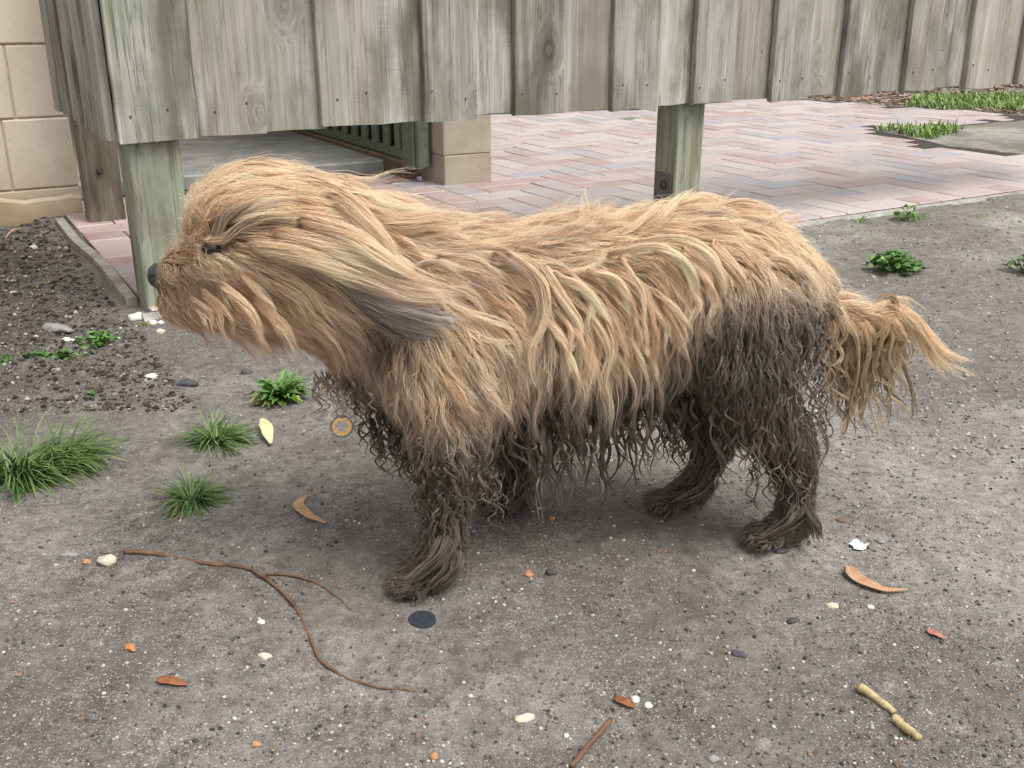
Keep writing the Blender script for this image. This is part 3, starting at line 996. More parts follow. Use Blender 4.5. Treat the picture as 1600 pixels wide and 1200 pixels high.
for k, (px, py, rx, ry, kind, lab) in enumerate(pebs):
    q = gp(px, py)
    dist = np.linalg.norm(q - CAMP)
    a, b = rx / FOC * dist, ry / FOC * dist * 1.15
    h = min(a, b) * .62
    o = link_mesh('pebble', stone_mesh(k + 1, a, b, h), M['stone_' + kind], None, q + [0, 0, h * .35], (0, 0, random.uniform(-.4, .4)))
    tag(o, lab, 'stone')

# gravel: thousands of grains and small stones, one mass
iv, if_ = ico()
def scatter(n, xr, yr, accept, smin, smax, pal, seed, pw=2.2):
    r = np.random.default_rng(seed)
    pts = []
    while len(pts) < n:
        # even density in the picture, not on the ground
        px, py = r.uniform(-40, 1640), r.uniform(*yr)
        q = P(px, py)
        if accept(px, py, q): pts.append(q)
    V = np.zeros((n, 12, 3)); Cc = np.zeros((n, 12, 3))
    for i, q in enumerate(pts):
        s = smin + (smax - smin) * r.random() ** pw
        s *= .75 + .25 * np.linalg.norm(q - CAMP)
        sc_ = s * np.array([1, r.uniform(.6, 1), r.uniform(.4, .75)])
        a = r.uniform(0, 6.28); ca, sa = math.cos(a), math.sin(a)
        vv = iv * (1 + r.uniform(-.25, .25, (12, 1))) * sc_
        vv = np.stack([vv[:, 0] * ca - vv[:, 1] * sa, vv[:, 0] * sa + vv[:, 1] * ca, vv[:, 2]], 1)
        V[i] = vv + [q[0], q[1], ground_h(q[0], q[1]) + sc_[2] * .25]
        Cc[i] = np.array(pal[r.integers(len(pal))]) * r.uniform(.75, 1.2)
    F = (if_[None] + (np.arange(n) * 12)[:, None, None]).reshape(-1, 3)
    return V.reshape(-1, 3), F, Cc.reshape(-1, 3)
def on_ground(px, py, q):
    u_, w_ = to_uw(q)
    if w_ > -.03 and u_ > -.03: return False
    if w_ > 1.27: return False
    return True
pal_a = [(.13, .115, .10), (.20, .185, .165), (.26, .245, .225), (.16, .14, .12), (.10, .09, .082), (.30, .285, .26), (.42, .405, .375), (.05, .047, .047), (.19, .15, .12), (.55, .535, .50), (.27, .17, .11), (.15, .13, .11), (.22, .2, .18)]
pal_soil = [(.05, .04, .032), (.03, .025, .02), (.07, .058, .045), (.10, .085, .07), (.05, .04, .035), (.13, .11, .09), (.40, .38, .34), (.19, .16, .13), (.04, .033, .028)]
def is_soil(q):
    u_, w_ = to_uw(q); return u_ < -.05 and w_ > -.45 + .35 * fbm(q[0], q[1], 3.0, 4.0) + .35 * random.gauss(0, 1)
V1, F1, C1 = scatter(30000, None, (300, 1240), lambda a, b, q: on_ground(a, b, q) and not is_soil(q), .0005, .0029, pal_a, 11, 4.0)
V2, F2, C2 = scatter(7500, None, (335, 640), lambda a, b, q: on_ground(a, b, q) and is_soil(q), .0007, .0055, pal_soil, 12, 4.5)
V3, F3, C3 = scatter(4500, None, (305, 720), lambda a, b, q: a > 900 and on_ground(a, b, q), .0008, .0042, [(.36, .345, .31), (.3, .28, .25), (.24, .22, .195), (.42, .40, .37), (.18, .165, .145), (.5, .48, .45)], 13, 3.6)
Vg = np.vstack([V1, V2, V3]); Fg = np.vstack([F1, F2 + len(V1), F3 + len(V1) + len(V2)]); Cg = np.vstack([C1, C2, C3])
gravel = link_mesh('gravel', mesh_np(Vg, Fg, 'gravel', smooth=True, colors=Cg), vcol('gravel_grains', .85, .3, 700, .5))
tag(gravel, 'loose fine gravel and soil crumbs scattered over the sandy ground', 'gravel', kind='stuff')

# dark bark mulch and leaf litter
def litter(n, region, seed, cols, smin=.008, smax=.03, zf=None, name='bark_mulch', label='', cat='mulch'):
    r = np.random.default_rng(seed)
    V, F, Cc = [], [], []
    k = 0
    while k < n:
        px, py = r.uniform(region[0], region[2]), r.uniform(region[1], region[3])
        q = P(px, py)
        z = zf(px, py, q)
        if z is None: continue
        L = r.uniform(smin, smax); wd = L * r.uniform(.18, .45); h = L * r.uniform(.05, .14)
        a = r.uniform(0, 6.28); ti = r.normal(0, .22); ro = r.normal(0, .3)
        mt = Matrix.Translation((q[0], q[1], z + h * .6)) @ Matrix.Rotation(a, 4, 'Z') @ Matrix.Rotation(ti, 4, 'Y') @ Matrix.Rotation(ro, 4, 'X')
        base = len(V)
        for (x, y) in ((-1, -.3), (-.5, -1), (.6, -.9), (1, .2), (.4, 1), (-.7, .8)):
            for zz in (-1, 1):
                V.append(mt @ Vector((x * L / 2 * r.uniform(.8, 1.1), y * wd / 2 * r.uniform(.7, 1.1), zz * h / 2)))
        for i in range(6):
            j = (i + 1) % 6
            F.append((base + 2 * i, base + 2 * j, base + 2 * j + 1, base + 2 * i + 1))
        F.append(tuple(base + 2 * i + 1 for i in range(6)))
        c_ = np.array(cols[r.integers(len(cols))]) * r.uniform(.7, 1.2)
        Cc += [c_] * 12
        k += 1
    me = mesh_from(V, F, name)
    at = me.color_attributes.new('col', 'FLOAT_COLOR', 'POINT')
    cc = np.ones((len(V), 4), np.float32); cc[:, :3] = np.array(Cc)
    at.data.foreach_set('color', cc.ravel())
    o = link_mesh(name, me, vcol(name + '_flakes', .8, .3, 300, .4))
    tag(o, label, cat, kind='stuff')
    return o
def z_wall(px, py, q):
    u_, w_ = to_uw(q)
    if u_ > -.05 or w_ > 1.25 or w_ < .3: return None
    return ground_h(q[0], q[1])
litter(260, (-30, 340, 150, 460), 5, [(.06, .04, .03), (.12, .08, .055), (.04, .03, .025), (.2, .14, .1), (.09, .06, .045)], .006, .026, z_wall, 'leaf_litter', 'dark leaf litter and bark bits on the soil below the block wall', 'litter')
def z_any(px, py, q):
    u_, w_ = to_uw(q)
    if w_ > -.06 and u_ > -.06 or w_ > 1.2: return None
    if fbm(q[0], q[1], 2.2, 8.0) < -.08: return None
    return ground_h(q[0], q[1])
litter(420, (-30, 420, 1640, 1230), 8, [(.06, .045, .035), (.20, .11, .06), (.30, .17, .09), (.12, .08, .055), (.36, .30, .20), (.09, .07, .055)], .0025, .0085, z_any, 'ground_litter', 'tiny bits of bark, leaf and straw strewn over the ground', 'litter')
def z_far(px, py, q):
    u_, w_ = to_uw(q)
    if in_patio(u_, w_): return None
    return .012
litter(1500, (1225, 134, 1640, 182), 6, [(.22, .13, .085), (.34, .22, .15), (.15, .09, .06), (.45, .33, .24), (.26, .17, .12), (.1, .065, .045)], .02, .075, z_far, 'bark_mulch', 'reddish brown bark mulch bed beyond the paving at upper right', 'mulch')

# ---------------------------------------------------------------- plants
t = NT('grass_blade')
at = t.n('Attribute', attribute_name='col')
b_ = t.bsdf(at.outputs['Color'], .5, .35)
M['grass'] = t.m
def tuft(px, py, n, lmin, lmax, spread, label, seed, wind=.35, dry=.12, cols=None, wmul=1.0, z=None, group=None, cat='grass', flat=.35):
    r = np.random.default_rng(seed)
    base = gp(px, py) if z is None else P(px, py, z)
    cols = cols or [(.065, .125, .03), (.085, .16, .035), (.12, .19, .055), (.05, .095, .025), (.16, .21, .07)]
    out = []
    for part in ('green', 'dry'):
        V, F, Cc = [], [], []
        m = int(n * (dry if part == 'dry' else 1))
        for k in range(m):
            a = r.uniform(0, 6.28)
            rr = spread * r.random() ** .7
            p0 = np.array([math.cos(a) * rr, math.sin(a) * rr, -.002])
            L = r.uniform(lmin, lmax)
            out_dir = np.array([math.cos(a) + wind + r.normal(0, .6), math.sin(a) + r.normal(0, .6), 0])
            out_dir /= np.linalg.norm(out_dir)
            el = r.uniform(flat, 1.25) if part == 'green' else r.uniform(0.0, .4)
            d = out_dir * math.cos(el) + np.array([0, 0, math.sin(el)])
            wdt = r.uniform(.0007, .0017) * wmul * (1 if part == 'green' else .45)
            ns = 7
            side = np.cross(d, [0, 0, 1]); side /= np.linalg.norm(side) + 1e-9
            p = p0.copy()
            c_ = np.array(cols[r.integers(len(cols))]) * r.uniform(.75, 1.25) if part == 'green' else np.array([(.34, .28, .16), (.28, .22, .12)][r.integers(2)])
            b0 = len(V)
            for i in range(ns):
                k_ = i / (ns - 1)
                wi = wdt * (1 - k_) ** .6 * (.7 + .6 * min(1, k_ * 4)) + .00015
                fold = np.array([0, 0, wi * .5])
                V += [p - side * wi + fold, p, p + side * wi + fold]
                Cc += [c_ * (.85 + .3 * k_)] * 3
                d = d + np.array([wind * .03, 0, -.19 - .1 * r.random()]) + r.normal(0, .05, 3)
                d /= np.linalg.norm(d)
                p = p + d * L / (ns - 1)
                p[2] = max(p[2], .0018 + .0015 * r.random())
            for i in range(ns - 1):
                q = b0 + i * 3
                F += [(q, q + 1, q + 4, q + 3), (q + 1, q + 2, q + 5, q + 4)]
        if not V: continue
        me = mesh_from(V, F, 'blades', True)
        at_ = me.color_attributes.new('col', 'FLOAT_COLOR', 'POINT')
        cc = np.ones((len(V), 4), np.float32); cc[:, :3] = np.array(Cc)
        at_.data.foreach_set('color', cc.ravel())
        out.append((part, me))
    o = link_mesh('grass_tuft', out[0][1], M['grass'], None, base)
    tag(o, label, cat, group)
    for part, me in out[1:]:
        link_mesh('dry_blades', me, M['grass'], o)
    return o
tuft(44, 736, 460, .05, .135, .040, 'largest green grass tuft at the left edge', 21, wind=.75, dry=.22)
tuft(108, 716, 170, .05, .115, .03, 'green grass clump at the right side of the largest tuft', 25, wind=.9, dry=.15)
tuft(335, 694, 210, .035, .085, .018, 'middle sized grass tuft beside the pale yellow leaf', 22, wind=.3, dry=.25)
tuft(302, 785, 170, .03, .07, .017, 'lower small grass tuft in front of the other two', 23, wind=.25, dry=.35)
lime = [(.16, .26, .05), (.20, .31, .07), (.12, .22, .05), (.24, .33, .10)]
tuft(1425, 340, 60, .02, .075, .035, 'bright green grass sprouting along the patio edge', 31, wind=0, dry=0, cols=lime, z=.0)
tuft(1343, 348, 14, .03, .07, .010, 'sparse upright grass blades at the patio edge', 32, wind=0, dry=0, cols=lime, z=.0, flat=.9)
tuft(57, 440, 10, .02, .04, .008, 'tiny bright grass shoot on the dark soil', 33, wind=.1, dry=0, cols=lime)
tuft(219, 503, 9, .012, .026, .004, 'small green shoot in front of the largest white stone', 34, wind=.1, dry=0, cols=lime)
tuft(980, 186, 40, .02, .05, .03, 'small grass weed growing through the paving behind the fence', 35, wind=0, dry=0, cols=lime, z=.01)
tuft(1150, 600, 8, .01, .02, .004, 'x', 36) if False else None
def lawn(reg, n, seed, label, zf):
    r = np.random.default_rng(seed)
    V, F, Cc = [], [], []
    k = 0
    while k < n:
        px, py = r.uniform(reg[0], reg[2]), r.uniform(reg[1], reg[3])
        q = P(px, py)
        if not zf(px, py, q): continue
        L = r.uniform(.03, .085); a = r.uniform(0, 6.28); el = r.uniform(.4, 1.4)
        d = np.array([math.cos(a) * math.cos(el), math.sin(a) * math.cos(el), math.sin(el)])
        s = np.cross(d, [0, 0, 1]); s /= np.linalg.norm(s) + 1e-6
        w_ = r.uniform(.002, .005)
        p = np.array([q[0], q[1], .008])
        m_ = p + d * L * .55; e_ = m_ + (d + [0, 0, -.5]) * L * .5
        b0 = len(V)
        V += [p - s * w_, p + s * w_, m_ + s * w_ * .9, m_ - s * w_ * .9, e_]
        F += [(b0, b0 + 1, b0 + 2, b0 + 3), (b0 + 3, b0 + 2, b0 + 4)]
        Cc += [np.array(lime[r.integers(4)]) * r.uniform(.8, 1.3)] * 5
        k += 1
    me = mesh_from(V, F, 'grass')
    at_ = me.color_attributes.new('col', 'FLOAT_COLOR', 'POINT')
    cc = np.ones((len(V), 4), np.float32); cc[:, :3] = np.array(Cc)
    at_.data.foreach_set('color', cc.ravel())
    o = link_mesh('grass_patch', me, M['grass'])
    tag(o, label, 'grass', kind='stuff')
def z1(px, py, q):
    k = 1 - ((px - 1560) / 150) ** 2 - ((py - 164) / 13) ** 2 + .5 * fbm(q[0], q[1], 1.5, 2.0)
    return k > 0
lawn((1400, 146, 1660, 182), 2600, 41, 'bright green grass strip among the bark mulch at upper right', z1)
def z2(px, py, q):
    k = 1 - ((px - 1430) / 78) ** 2 - ((py - 213) / 10) ** 2 + .7 * fbm(q[0], q[1], 2.5, 6.0)
    return k > 0 and inside(to_uw(q), PLANTER)
lawn((1350, 196, 1520, 232), 700, 42, 'bright green weeds on the bare soil wedge in the paving', z2)

# leafy weeds: every leaf a part
def leaf_proto(name, kind):
    V, F = [], []
    if kind == 'clover':
        n = 10
        V.append((0, 0, 0))
        for i in range(n + 1):
            a = -2.2 + 4.4 * i / n
            r_ = 1 - .22 * math.cos(a * 3) * .6 - (.25 if i == n // 2 else 0)
            V.append((.55 + .5 * math.cos(a) * r_, .5 * math.sin(a) * r_, .10 * abs(math.sin(a)) + .04 * math.cos(3 * a)))
        for i in range(1, n + 1): F.append((0, i, i + 1))
    else:
        n = 9
        for i in range(n):
            k = i / (n - 1)
            w = .17 * math.sin(math.pi * min(1, k * .93 + .05)) ** .8 * (1 + .45 * (-1) ** i) + .01
            z = .25 * math.sin(k * 2.2) - .12 * k * k
            V += [(k, -w, z + w * .4), (k, 0, z), (k, w, z + w * .4)]
        for i in range(n - 1):
            q = i * 3
            F += [(q, q + 1, q + 4, q + 3), (q + 1, q + 2, q + 5, q + 4)]
    me = mesh_from(V, F, name, True)
    return me
def green(name, a, b):
    t = NT(name)
    nz = t.noise(t.objvec(), 3.0, 3, .6)
    c = t.mix(t.ramp(nz, [(.3, 0.), (.7, 1.)]), a, b)
    hs = t.n('HueSaturation'); t.l(c, hs.inputs['Color']); t.l(t.math('MULTIPLY_ADD', t.rand(), .7, .65), hs.inputs['Value'])
    t.bsdf(hs.outputs[0], .5, .4)
    return t.m
M['weed_dark'] = green('dark_weed_leaf', (.04, .105, .02), (.07, .16, .03))
M['weed_light'] = green('light_weed_leaf', (.08, .18, .035), (.13, .25, .06))
M['weed_yellow'] = green('yellowing_leaf', (.32, .33, .05), (.42, .40, .10))
clov = leaf_proto('clover_leaf', 'clover'); clov.materials.append(M['weed_dark'])
clov2 = leaf_proto('clover_leaf', 'clover'); clov2.materials.append(M['weed_light'])
dand = leaf_proto('weed_leaf', 'lance'); dand.materials.append(M['weed_light'])
dandy = leaf_proto('weed_leaf', 'lance'); dandy.materials.append(M['weed_yellow'])
M['stem'] = simple('green_stem', (.09, .15, .04), .6)
def weed(px, py, n, R_, H_, leaf, ls, label, seed, kind='bush', shape=(1, .8), wind=0.0):
    r = np.random.default_rng(seed)
    b = gp(px, py)
    root = empty('weed_plant', b)
    tag(root, label, 'plant')
    SV, SF = [], []
    for k in range(n):
        a = r.uniform(0, 6.28)
        if kind == 'bush':
            rr = R_ * math.sqrt(r.random()); hh = H_ * (1 - (rr / R_) ** 2 * .7) * r.uniform(.35, 1.0)
            p = np.array([math.cos(a) * rr * shape[0], math.sin(a) * rr * shape[1], hh])
            s = ls * r.uniform(.65, 1.2)
            o = link_mesh('leaf', leaf if not isinstance(leaf, list) else leaf[r.integers(len(leaf))], None, root, p, (r.normal(0, .45), r.normal(-.1, .45), r.uniform(0, 6.28)), (s, s, s))
            if k % 2 == 0:
                vv, ff = tube_geo(smooth_path([p * [.25, .25, 0], p * [.75, .75, .6], p], 4), .0008, 4, False)
                n0 = len(SV); SV += vv; SF += [tuple(i + n0 for i in f_) for f_ in ff]
        else:
            s = R_ * r.uniform(.55, 1.1)
            el = r.uniform(.0, .8)
            lf = leaf if k > n * .15 else dandy
            if k <= n * .15: el = .02
            link_mesh('leaf', lf, None, root, (math.cos(a) * .004, math.sin(a) * .004, .002), (r.normal(0, .25), -el, a), (s, s * r.uniform(.35, .6), s * r.uniform(.5, 1.0)))
    if SV: link_mesh('stems', mesh_from(SV, SF, 'stems', True), M['stem'], root)
    return root
weed(1398, 425, 170, .070, .055, [clov, clov, clov2], .0165, 'leafy dark green weed growing behind the tail', 51, shape=(1.0, .75))
weed(1608, 425, 90, .06, .055, [clov, clov, clov2], .0165, 'dark green weed cut off by the right edge', 52)
weed(150, 528, 60, .040, .022, [clov, clov2], .014, 'low dark clover on the soil below the muzzle', 53, shape=(1.0, .9))
weed(90, 546, 60, .060, .012, clov, .013, 'trailing clover runner left of the low dark clover', 54, shape=(1.3, .35))
weed(3, 553, 14, .018, .018, clov, .013, 'tiny clover sprig at the left edge', 55)
weed(440, 628, 150, .056, .05, dand, .02, 'bright green rosette weed below the dog\'s throat', 56, kind='rosette')
weed(146, 608, 9, .015, .01, clov2, .01, 'tiny pale green sprig on the bare ground left of the chin', 57)
weed(1415, 342, 26, .035, .055, clov2, .014, 'light green leafy sprig at the patio edge', 58)
# ================================================================== the dog
DANG = math.radians(9.0)
E1 = np.array([math.cos(DANG), math.sin(DANG), 0])       # nose to tail
E2 = np.array([-math.sin(DANG), math.cos(DANG), 0])      # near side to far side
E3 = np.array([0, 0, 1.0])
DF = np.array([-.0524, 1.156, 0])                         # ground point between the front paws

def D(px, py, t=0.0):
    """Point of the dog's plane (offset t sideways) seen at a pixel: used to measure the dog from the photograph."""
    d = ray(px, py)
    k = (DF + E2 * t - CAMP) @ E2 / (d @ E2)
    return CAMP + d * k

T0 = -.095
def sz_of(px, py):
    q = D(px, py, T0) - DF
    return np.array([q @ E1, q[2]])
def chart(P3):
    """side-view chart coordinates (photo-pixel units) of points given in 3D, measured in the dog's own side plane"""
    r = np.asarray(P3) - DF
    s, z = r @ E1, r[..., 2]
    q = DF + E2 * T0 + s[..., None] * E1 + z[..., None] * E3 - CAMP
    c, sn = math.cos(PITCH), math.sin(PITCH)
    yc = q[..., 1] * c - q[..., 2] * sn
    zz = q[..., 1] * sn + q[..., 2] * c
    return np.stack([800 + FOC * q[..., 0] / yc, 600 - FOC * zz / yc], -1)

def cap(a, b, n=None):
    """spheres from joint a to joint b; joints are (px, py, t, r)"""
    pa, pb = D(*a[:3]), D(*b[:3])
    L = np.linalg.norm(pb - pa)
    n = max(2, int(L / (min(a[3], b[3]) * .35)) + 1)
    return [(pa + (pb - pa) * k, a[3] + (b[3] - a[3]) * k) for k in np.linspace(0, 1, n)]
def chain(js):
    out = []
    for a, b in zip(js[:-1], js[1:]): out += cap(a, b)
    return out
balls = []
# trunk and neck
balls += chain([(470, 420, 0, .062), (560, 440, 0, .068), (640, 465, 0, .080), (720, 485, 0, .092), (850, 482, 0, .090), (980, 462, 0, .084), (1075, 436, 0, .083), (1140, 440, 0, .079), (1192, 452, 0, .062)])
balls += chain([(600, 520, 0, .055), (660, 560, 0, .070), (760, 560, 0, .062)])          # breast
# skull, brow, muzzle, jaw
balls += chain([(378, 362, 0, .058), (440, 378, 0, .068), (500, 405, 0, .064)])
balls += chain([(375, 392, 0, .050), (332, 408, 0, .031), (290, 424, 0, .0225), (259, 432, 0, .0188)])
balls += chain([(385, 440, 0, .045), (330, 458, 0, .027), (270, 466, 0, .0150)])
balls += chain([(345, 372, -.028, .026), (345, 372, .028, .026)])
# near ear flap blown back, far ear
balls += chain([(520, 385, -.060, .016), (580, 425, -.082, .015), (650, 465, -.092, .011)])
balls += chain([(520, 345, .050, .016), (580, 335, .060, .014), (640, 350, .055, .010)])
# front legs
NFT, FFT, NRT, FRT = -.100, .088, -.060, .050
balls += chain([(690, 540, -.055, .060), (700, 640, -.072, .042), (700, 720, -.086, .030), (697, 800, -.095, .0245), (690, 868, NFT, .024), (672, 890, NFT, .024)])
balls += chain([(740, 540, .055, .058), (770, 630, .070, .040), (800, 700, .080, .028), (806, 750, .086, .023), (800, 768, FFT, .022)])
# hind legs
balls += chain([(1165, 480, -.045, .068), (1160, 560, -.064, .056), (1188, 640, -.068, .037), (1238, 700, -.062, .0255), (1245, 760, -.060, .0205), (1240, 812, NRT, .022), (1222, 826, NRT, .021)])
balls += chain([(1120, 470, .045, .070), (1085, 560, .062, .056), (1095, 630, .062, .038), (1118, 690, .055, .025), (1098, 740, .052, .0205), (1085, 768, FRT, .022), (1070, 772, FRT, .021)])
# tail
balls += chain([(1222, 455, 0, .030), (1285, 485, -.004, .017), (1335, 500, -.006, .012), (1372, 497, -.006, .009), (1392, 482, -.006, .007)])
# paws with four toes each
def paw(px, py, t, fwd, size=1.0):
    p = D(px, py, t); p[2] = .017 * size
    f_ = fwd / np.linalg.norm(fwd); s_ = np.cross(E3, f_)
    out = [(p, .021 * size)]
    for k, (a, b) in enumerate(((-1.5, .9), (-.5, 1.25), (.5, 1.25), (1.5, .9))):
        q = p + s_ * a * .0135 * size + f_ * b * .023 * size
        for m in np.linspace(0, 1, 5):
            r_ = (.0135 - .002 * m) * size
            c_ = p * (1 - m) + q * m
            c_[2] = max(r_ * .95, .016 - .004 * m)
            out.append((c_, r_))
    return out
FW = -E1 * 1.0 - E2 * .15
balls += paw(662, 902, NFT, FW, 1.0)
balls += paw(795, 782, FFT, FW, 1.0)
balls += paw(1208, 836, NRT, FW, .95)
balls += paw(1055, 782, FRT, FW, .95)

bv, bf = ico2(2)
V = np.vstack([bv * r_ + c_ for c_, r_ in balls])
Fc = np.vstack([bf + i * len(bv) for i in range(len(balls))])
tmp = bpy.data.objects.new('tmp', mesh_np(V, Fc, 'tmp'))
COL.objects.link(tmp)
md = tmp.modifiers.new('r', 'REMESH'); md.mode = 'VOXEL'; md.voxel_size = .0055; md.use_smooth_shade = True
sm = tmp.modifiers.new('s', 'SMOOTH'); sm.factor = .5; sm.iterations = 5
dg = bpy.context.evaluated_depsgraph_get()
body_me = bpy.data.meshes.new_from_object(tmp.evaluated_get(dg))
bpy.data.objects.remove(tmp)
body_me.name = 'dog_body'
body_me.transform(Matrix.Translation(-Vector(DF)))
body_me.update()

dog = empty('dog', DF)
tag(dog, 'shaggy golden dog with wet muddy legs and belly standing in profile', 'dog')

MUDX = [380, 460, 540, 600, 650, 760, 830, 920, 1000, 1050, 1100, 1150, 1220, 1262, 1300, 1700]
MUDY = [700, 670, 645, 655, 668, 662, 646, 640, 612, 575, 505, 470, 460, 446, 520, 700]
def mud_of(xy, wob=0.0):
    d = xy[..., 1] - np.interp(xy[..., 0], MUDX, MUDY) + wob
    k = np.clip((d + 62) / 124, 0, 1)
    return k * k * (3 - 2 * k)

nb = len(body_me.vertices)
co = np.zeros(nb * 3, np.float32); body_me.vertices.foreach_get('co', co)
co = co.reshape(-1, 3).astype(float) + DF
bm_mud = mud_of(chart(co))
skin = np.array([.20, .135, .082]) * (1 - bm_mud[:, None]) + np.array([.040, .031, .025]) * bm_mud[:, None]
at = body_me.color_attributes.new('col', 'FLOAT_COLOR', 'POINT')
cc = np.ones((nb, 4), np.float32); cc[:, :3] = skin
at.data.foreach_set('color', cc.ravel())
body_me.materials.clear()
body_o = link_mesh('body', body_me, vcol('skin_under_fur', .8, .25, 260, .7), dog)

# ---------------------------------------------------------------- hair flow read from the photograph: x, y, dx, dy, length
FLOW = [
 # forehead and crown
 (288, 338, .25, -1, 60), (300, 310, .7, -.8, 90), (330, 285, 1, -.6, 130), (380, 272, 1, -.2, 150), (440, 275, 1, .05, 170), (500, 292, 1, .35, 170), (545, 315, 1, .45, 160),
 (320, 362, .5, -.85, 70), (345, 340, .8, -.55, 120), (380, 330, 1, -.35, 150), (430, 325, 1, -.05, 180), (480, 340, 1, .2, 190), (540, 360, 1, .35, 170),
 (360, 375, 1, -.25, 130), (400, 370, 1, -.05, 160), (450, 375, 1, .1, 190), (510, 395, 1, .25, 190), (560, 410, 1, .4, 170),
 (350, 400, 1, .12, 90), (400, 410, 1, .22, 150), (450, 420, 1, .3, 180), (510, 440, 1, .45, 170),
 # muzzle and beard
 (255, 415, .9, -.35, 28), (290, 402, 1, -.32, 40), (262, 432, .7, .35, 34), (300, 425, .9, .25, 60), (252, 455, .45, .7, 40), (255, 480, .5, .9, 50), (285, 455, .6, .7, 65), (300, 480, .5, .85, 85), (295, 515, .55, .85, 80),
 (340, 430, .8, .5, 85), (340, 470, .6, .8, 110), (345, 510, .55, .85, 110), (390, 440, .85, .5, 120), (390, 480, .7, .72, 130), (390, 525, .55, .85, 110), (440, 460, .85, .5, 150), (440, 505, .72, .7, 140), (450, 545, .6, .8, 110),
 (500, 480, .85, .5, 150), (500, 530, .75, .65, 130), (555, 500, .8, .55, 140), (560, 545, .8, .6, 120),
 # neck
 (600, 335, 1, .35, 150), (640, 365, 1, .25, 150), (600, 390, .9, .5, 150), (660, 410, .95, .3, 140), (720, 395, 1, .15, 130), (700, 450, .85, .5, 140),
 (600, 470, .8, .6, 130), (650, 510, .6, .8, 130), (590, 560, .25, .97, 100), (640, 570, .25, .97, 130), (545, 590, .2, .95, 80), (560, 630, .15, 1, 80),
 # shoulder and breast
 (620, 620, .1, 1, 85), (670, 610, .2, 1, 95), (720, 600, .45, .9, 105), (720, 520, .5, .85, 140), (760, 460, .7, .7, 150), (770, 540, .45, .9, 150), (790, 620, .2, 1, 120),
 (800, 390, .95, .25, 140), (830, 430, .75, .65, 150), (840, 500, .15, 1, 160), (830, 560, -.1, 1, 150), (850, 620, .05, 1, 130),
 # back and flank
 (760, 365, 1, -.05, 120), (830, 360, .95, -.3, 130), (890, 355, .85, -.5, 130), (950, 348, .9, -.4, 130), (1010, 335, .95, -.3, 130), (1070, 322, 1, .05, 140), (1140, 330, .95, .3, 120), (1200, 350, .85, .55, 100), (1240, 375, .6, .8, 85),
 (880, 400, 1, 0, 140), (940, 400, 1, .05, 150), (1000, 385, 1, .12, 160), (1060, 370, .97, .25, 160), (1120, 368, .93, .38, 150), (1180, 375, .85, .55, 140), (1235, 395, .7, .72, 120),
 (890, 450, .75, .65, 160), (945, 445, .75, .68, 170), (1000, 430, .68, .72, 170), (1060, 420, .6, .8, 160), (1120, 415, .52, .85, 140), (1180, 425, .42, .9, 130), (1240, 440, .35, .93, 110),
 (900, 520, .3, .95, 170), (950, 520, .3, .95, 170), (1000, 500, .25, .97, 170), (1060, 490, .2, .98, 150),
 (890, 590, 0, 1, 150), (950, 590, .05, 1, 150), (1010, 570, .05, 1, 140),
 # hind quarter
 (1130, 480, .1, 1, 110), (1190, 490, .12, 1, 110), (1250, 490, .3, .95, 100), (1130, 560, .0, 1, 110), (1190, 570, .1, 1, 105), (1255, 570, .3, .95, 95), (1150, 640, .05, 1, 95), (1220, 650, .15, 1, 95), (1270, 660, .25, .96, 80),
 (1235, 720, .1, 1, 75), (1262, 740, .25, .95, 60), (1245, 790, .1, 1, 45), (1230, 825, -.35, .9, 34), (1200, 835, -.9, .4, 26),
 (1090, 640, .05, 1, 75), (1120, 700, .05, 1, 55), (1090, 760, -.1, 1, 34), (1050, 782, -.9, .4, 24),
 # front legs
 (640, 680, .1, 1, 85), (690, 680, .15, 1, 85), (740, 690, .25, .97, 85), (680, 740, .05, 1, 65), (730, 750, .2, 1, 65), (690, 810, .0, 1, 55), (722, 830, .15, 1, 50), (690, 865, -.4, .9, 46), (660, 890, -.85, .5, 42), (635, 905, -.9, .45, 30), (705, 890, -.1, 1, 34),
 (790, 700, .05, 1, 70), (805, 750, .0, 1, 50), (800, 785, -.5, .7, 30),
 # belly
 (800, 660, .05, 1, 100), (880, 650, .0, 1, 95), (960, 640, .0, 1, 90), (1040, 610, .0, 1, 90),
 # tail root
 (1290, 480, .5, .85, 90), (1340, 500, .45, .9, 110), (1390, 490, .85, .5, 100),
]
FL = np.array(FLOW, float)
FS = np.array([sz_of(a, b) for a, b in FL[:, :2]])
FD = FL[:, 2:4] / np.linalg.norm(FL[:, 2:4], axis=1)[:, None]
PXM = 1.0 / 1265.0                                         # metres per photo pixel at the dog

def flow(P3):
    r = P3 - DF
    q = np.stack([r @ E1, r[:, 2]], 1)
    d2 = ((q[:, None, :] - FS[None]) ** 2).sum(-1)
    w = 1.0 / (d2 + 1.2e-4) ** 2
    w /= w.sum(1)[:, None]
    v = w @ FD
    v /= np.linalg.norm(v, axis=1)[:, None] + 1e-9
    return v[:, :1] * E1 - v[:, 1:] * E3, (w @ FL[:, 4]) * PXM

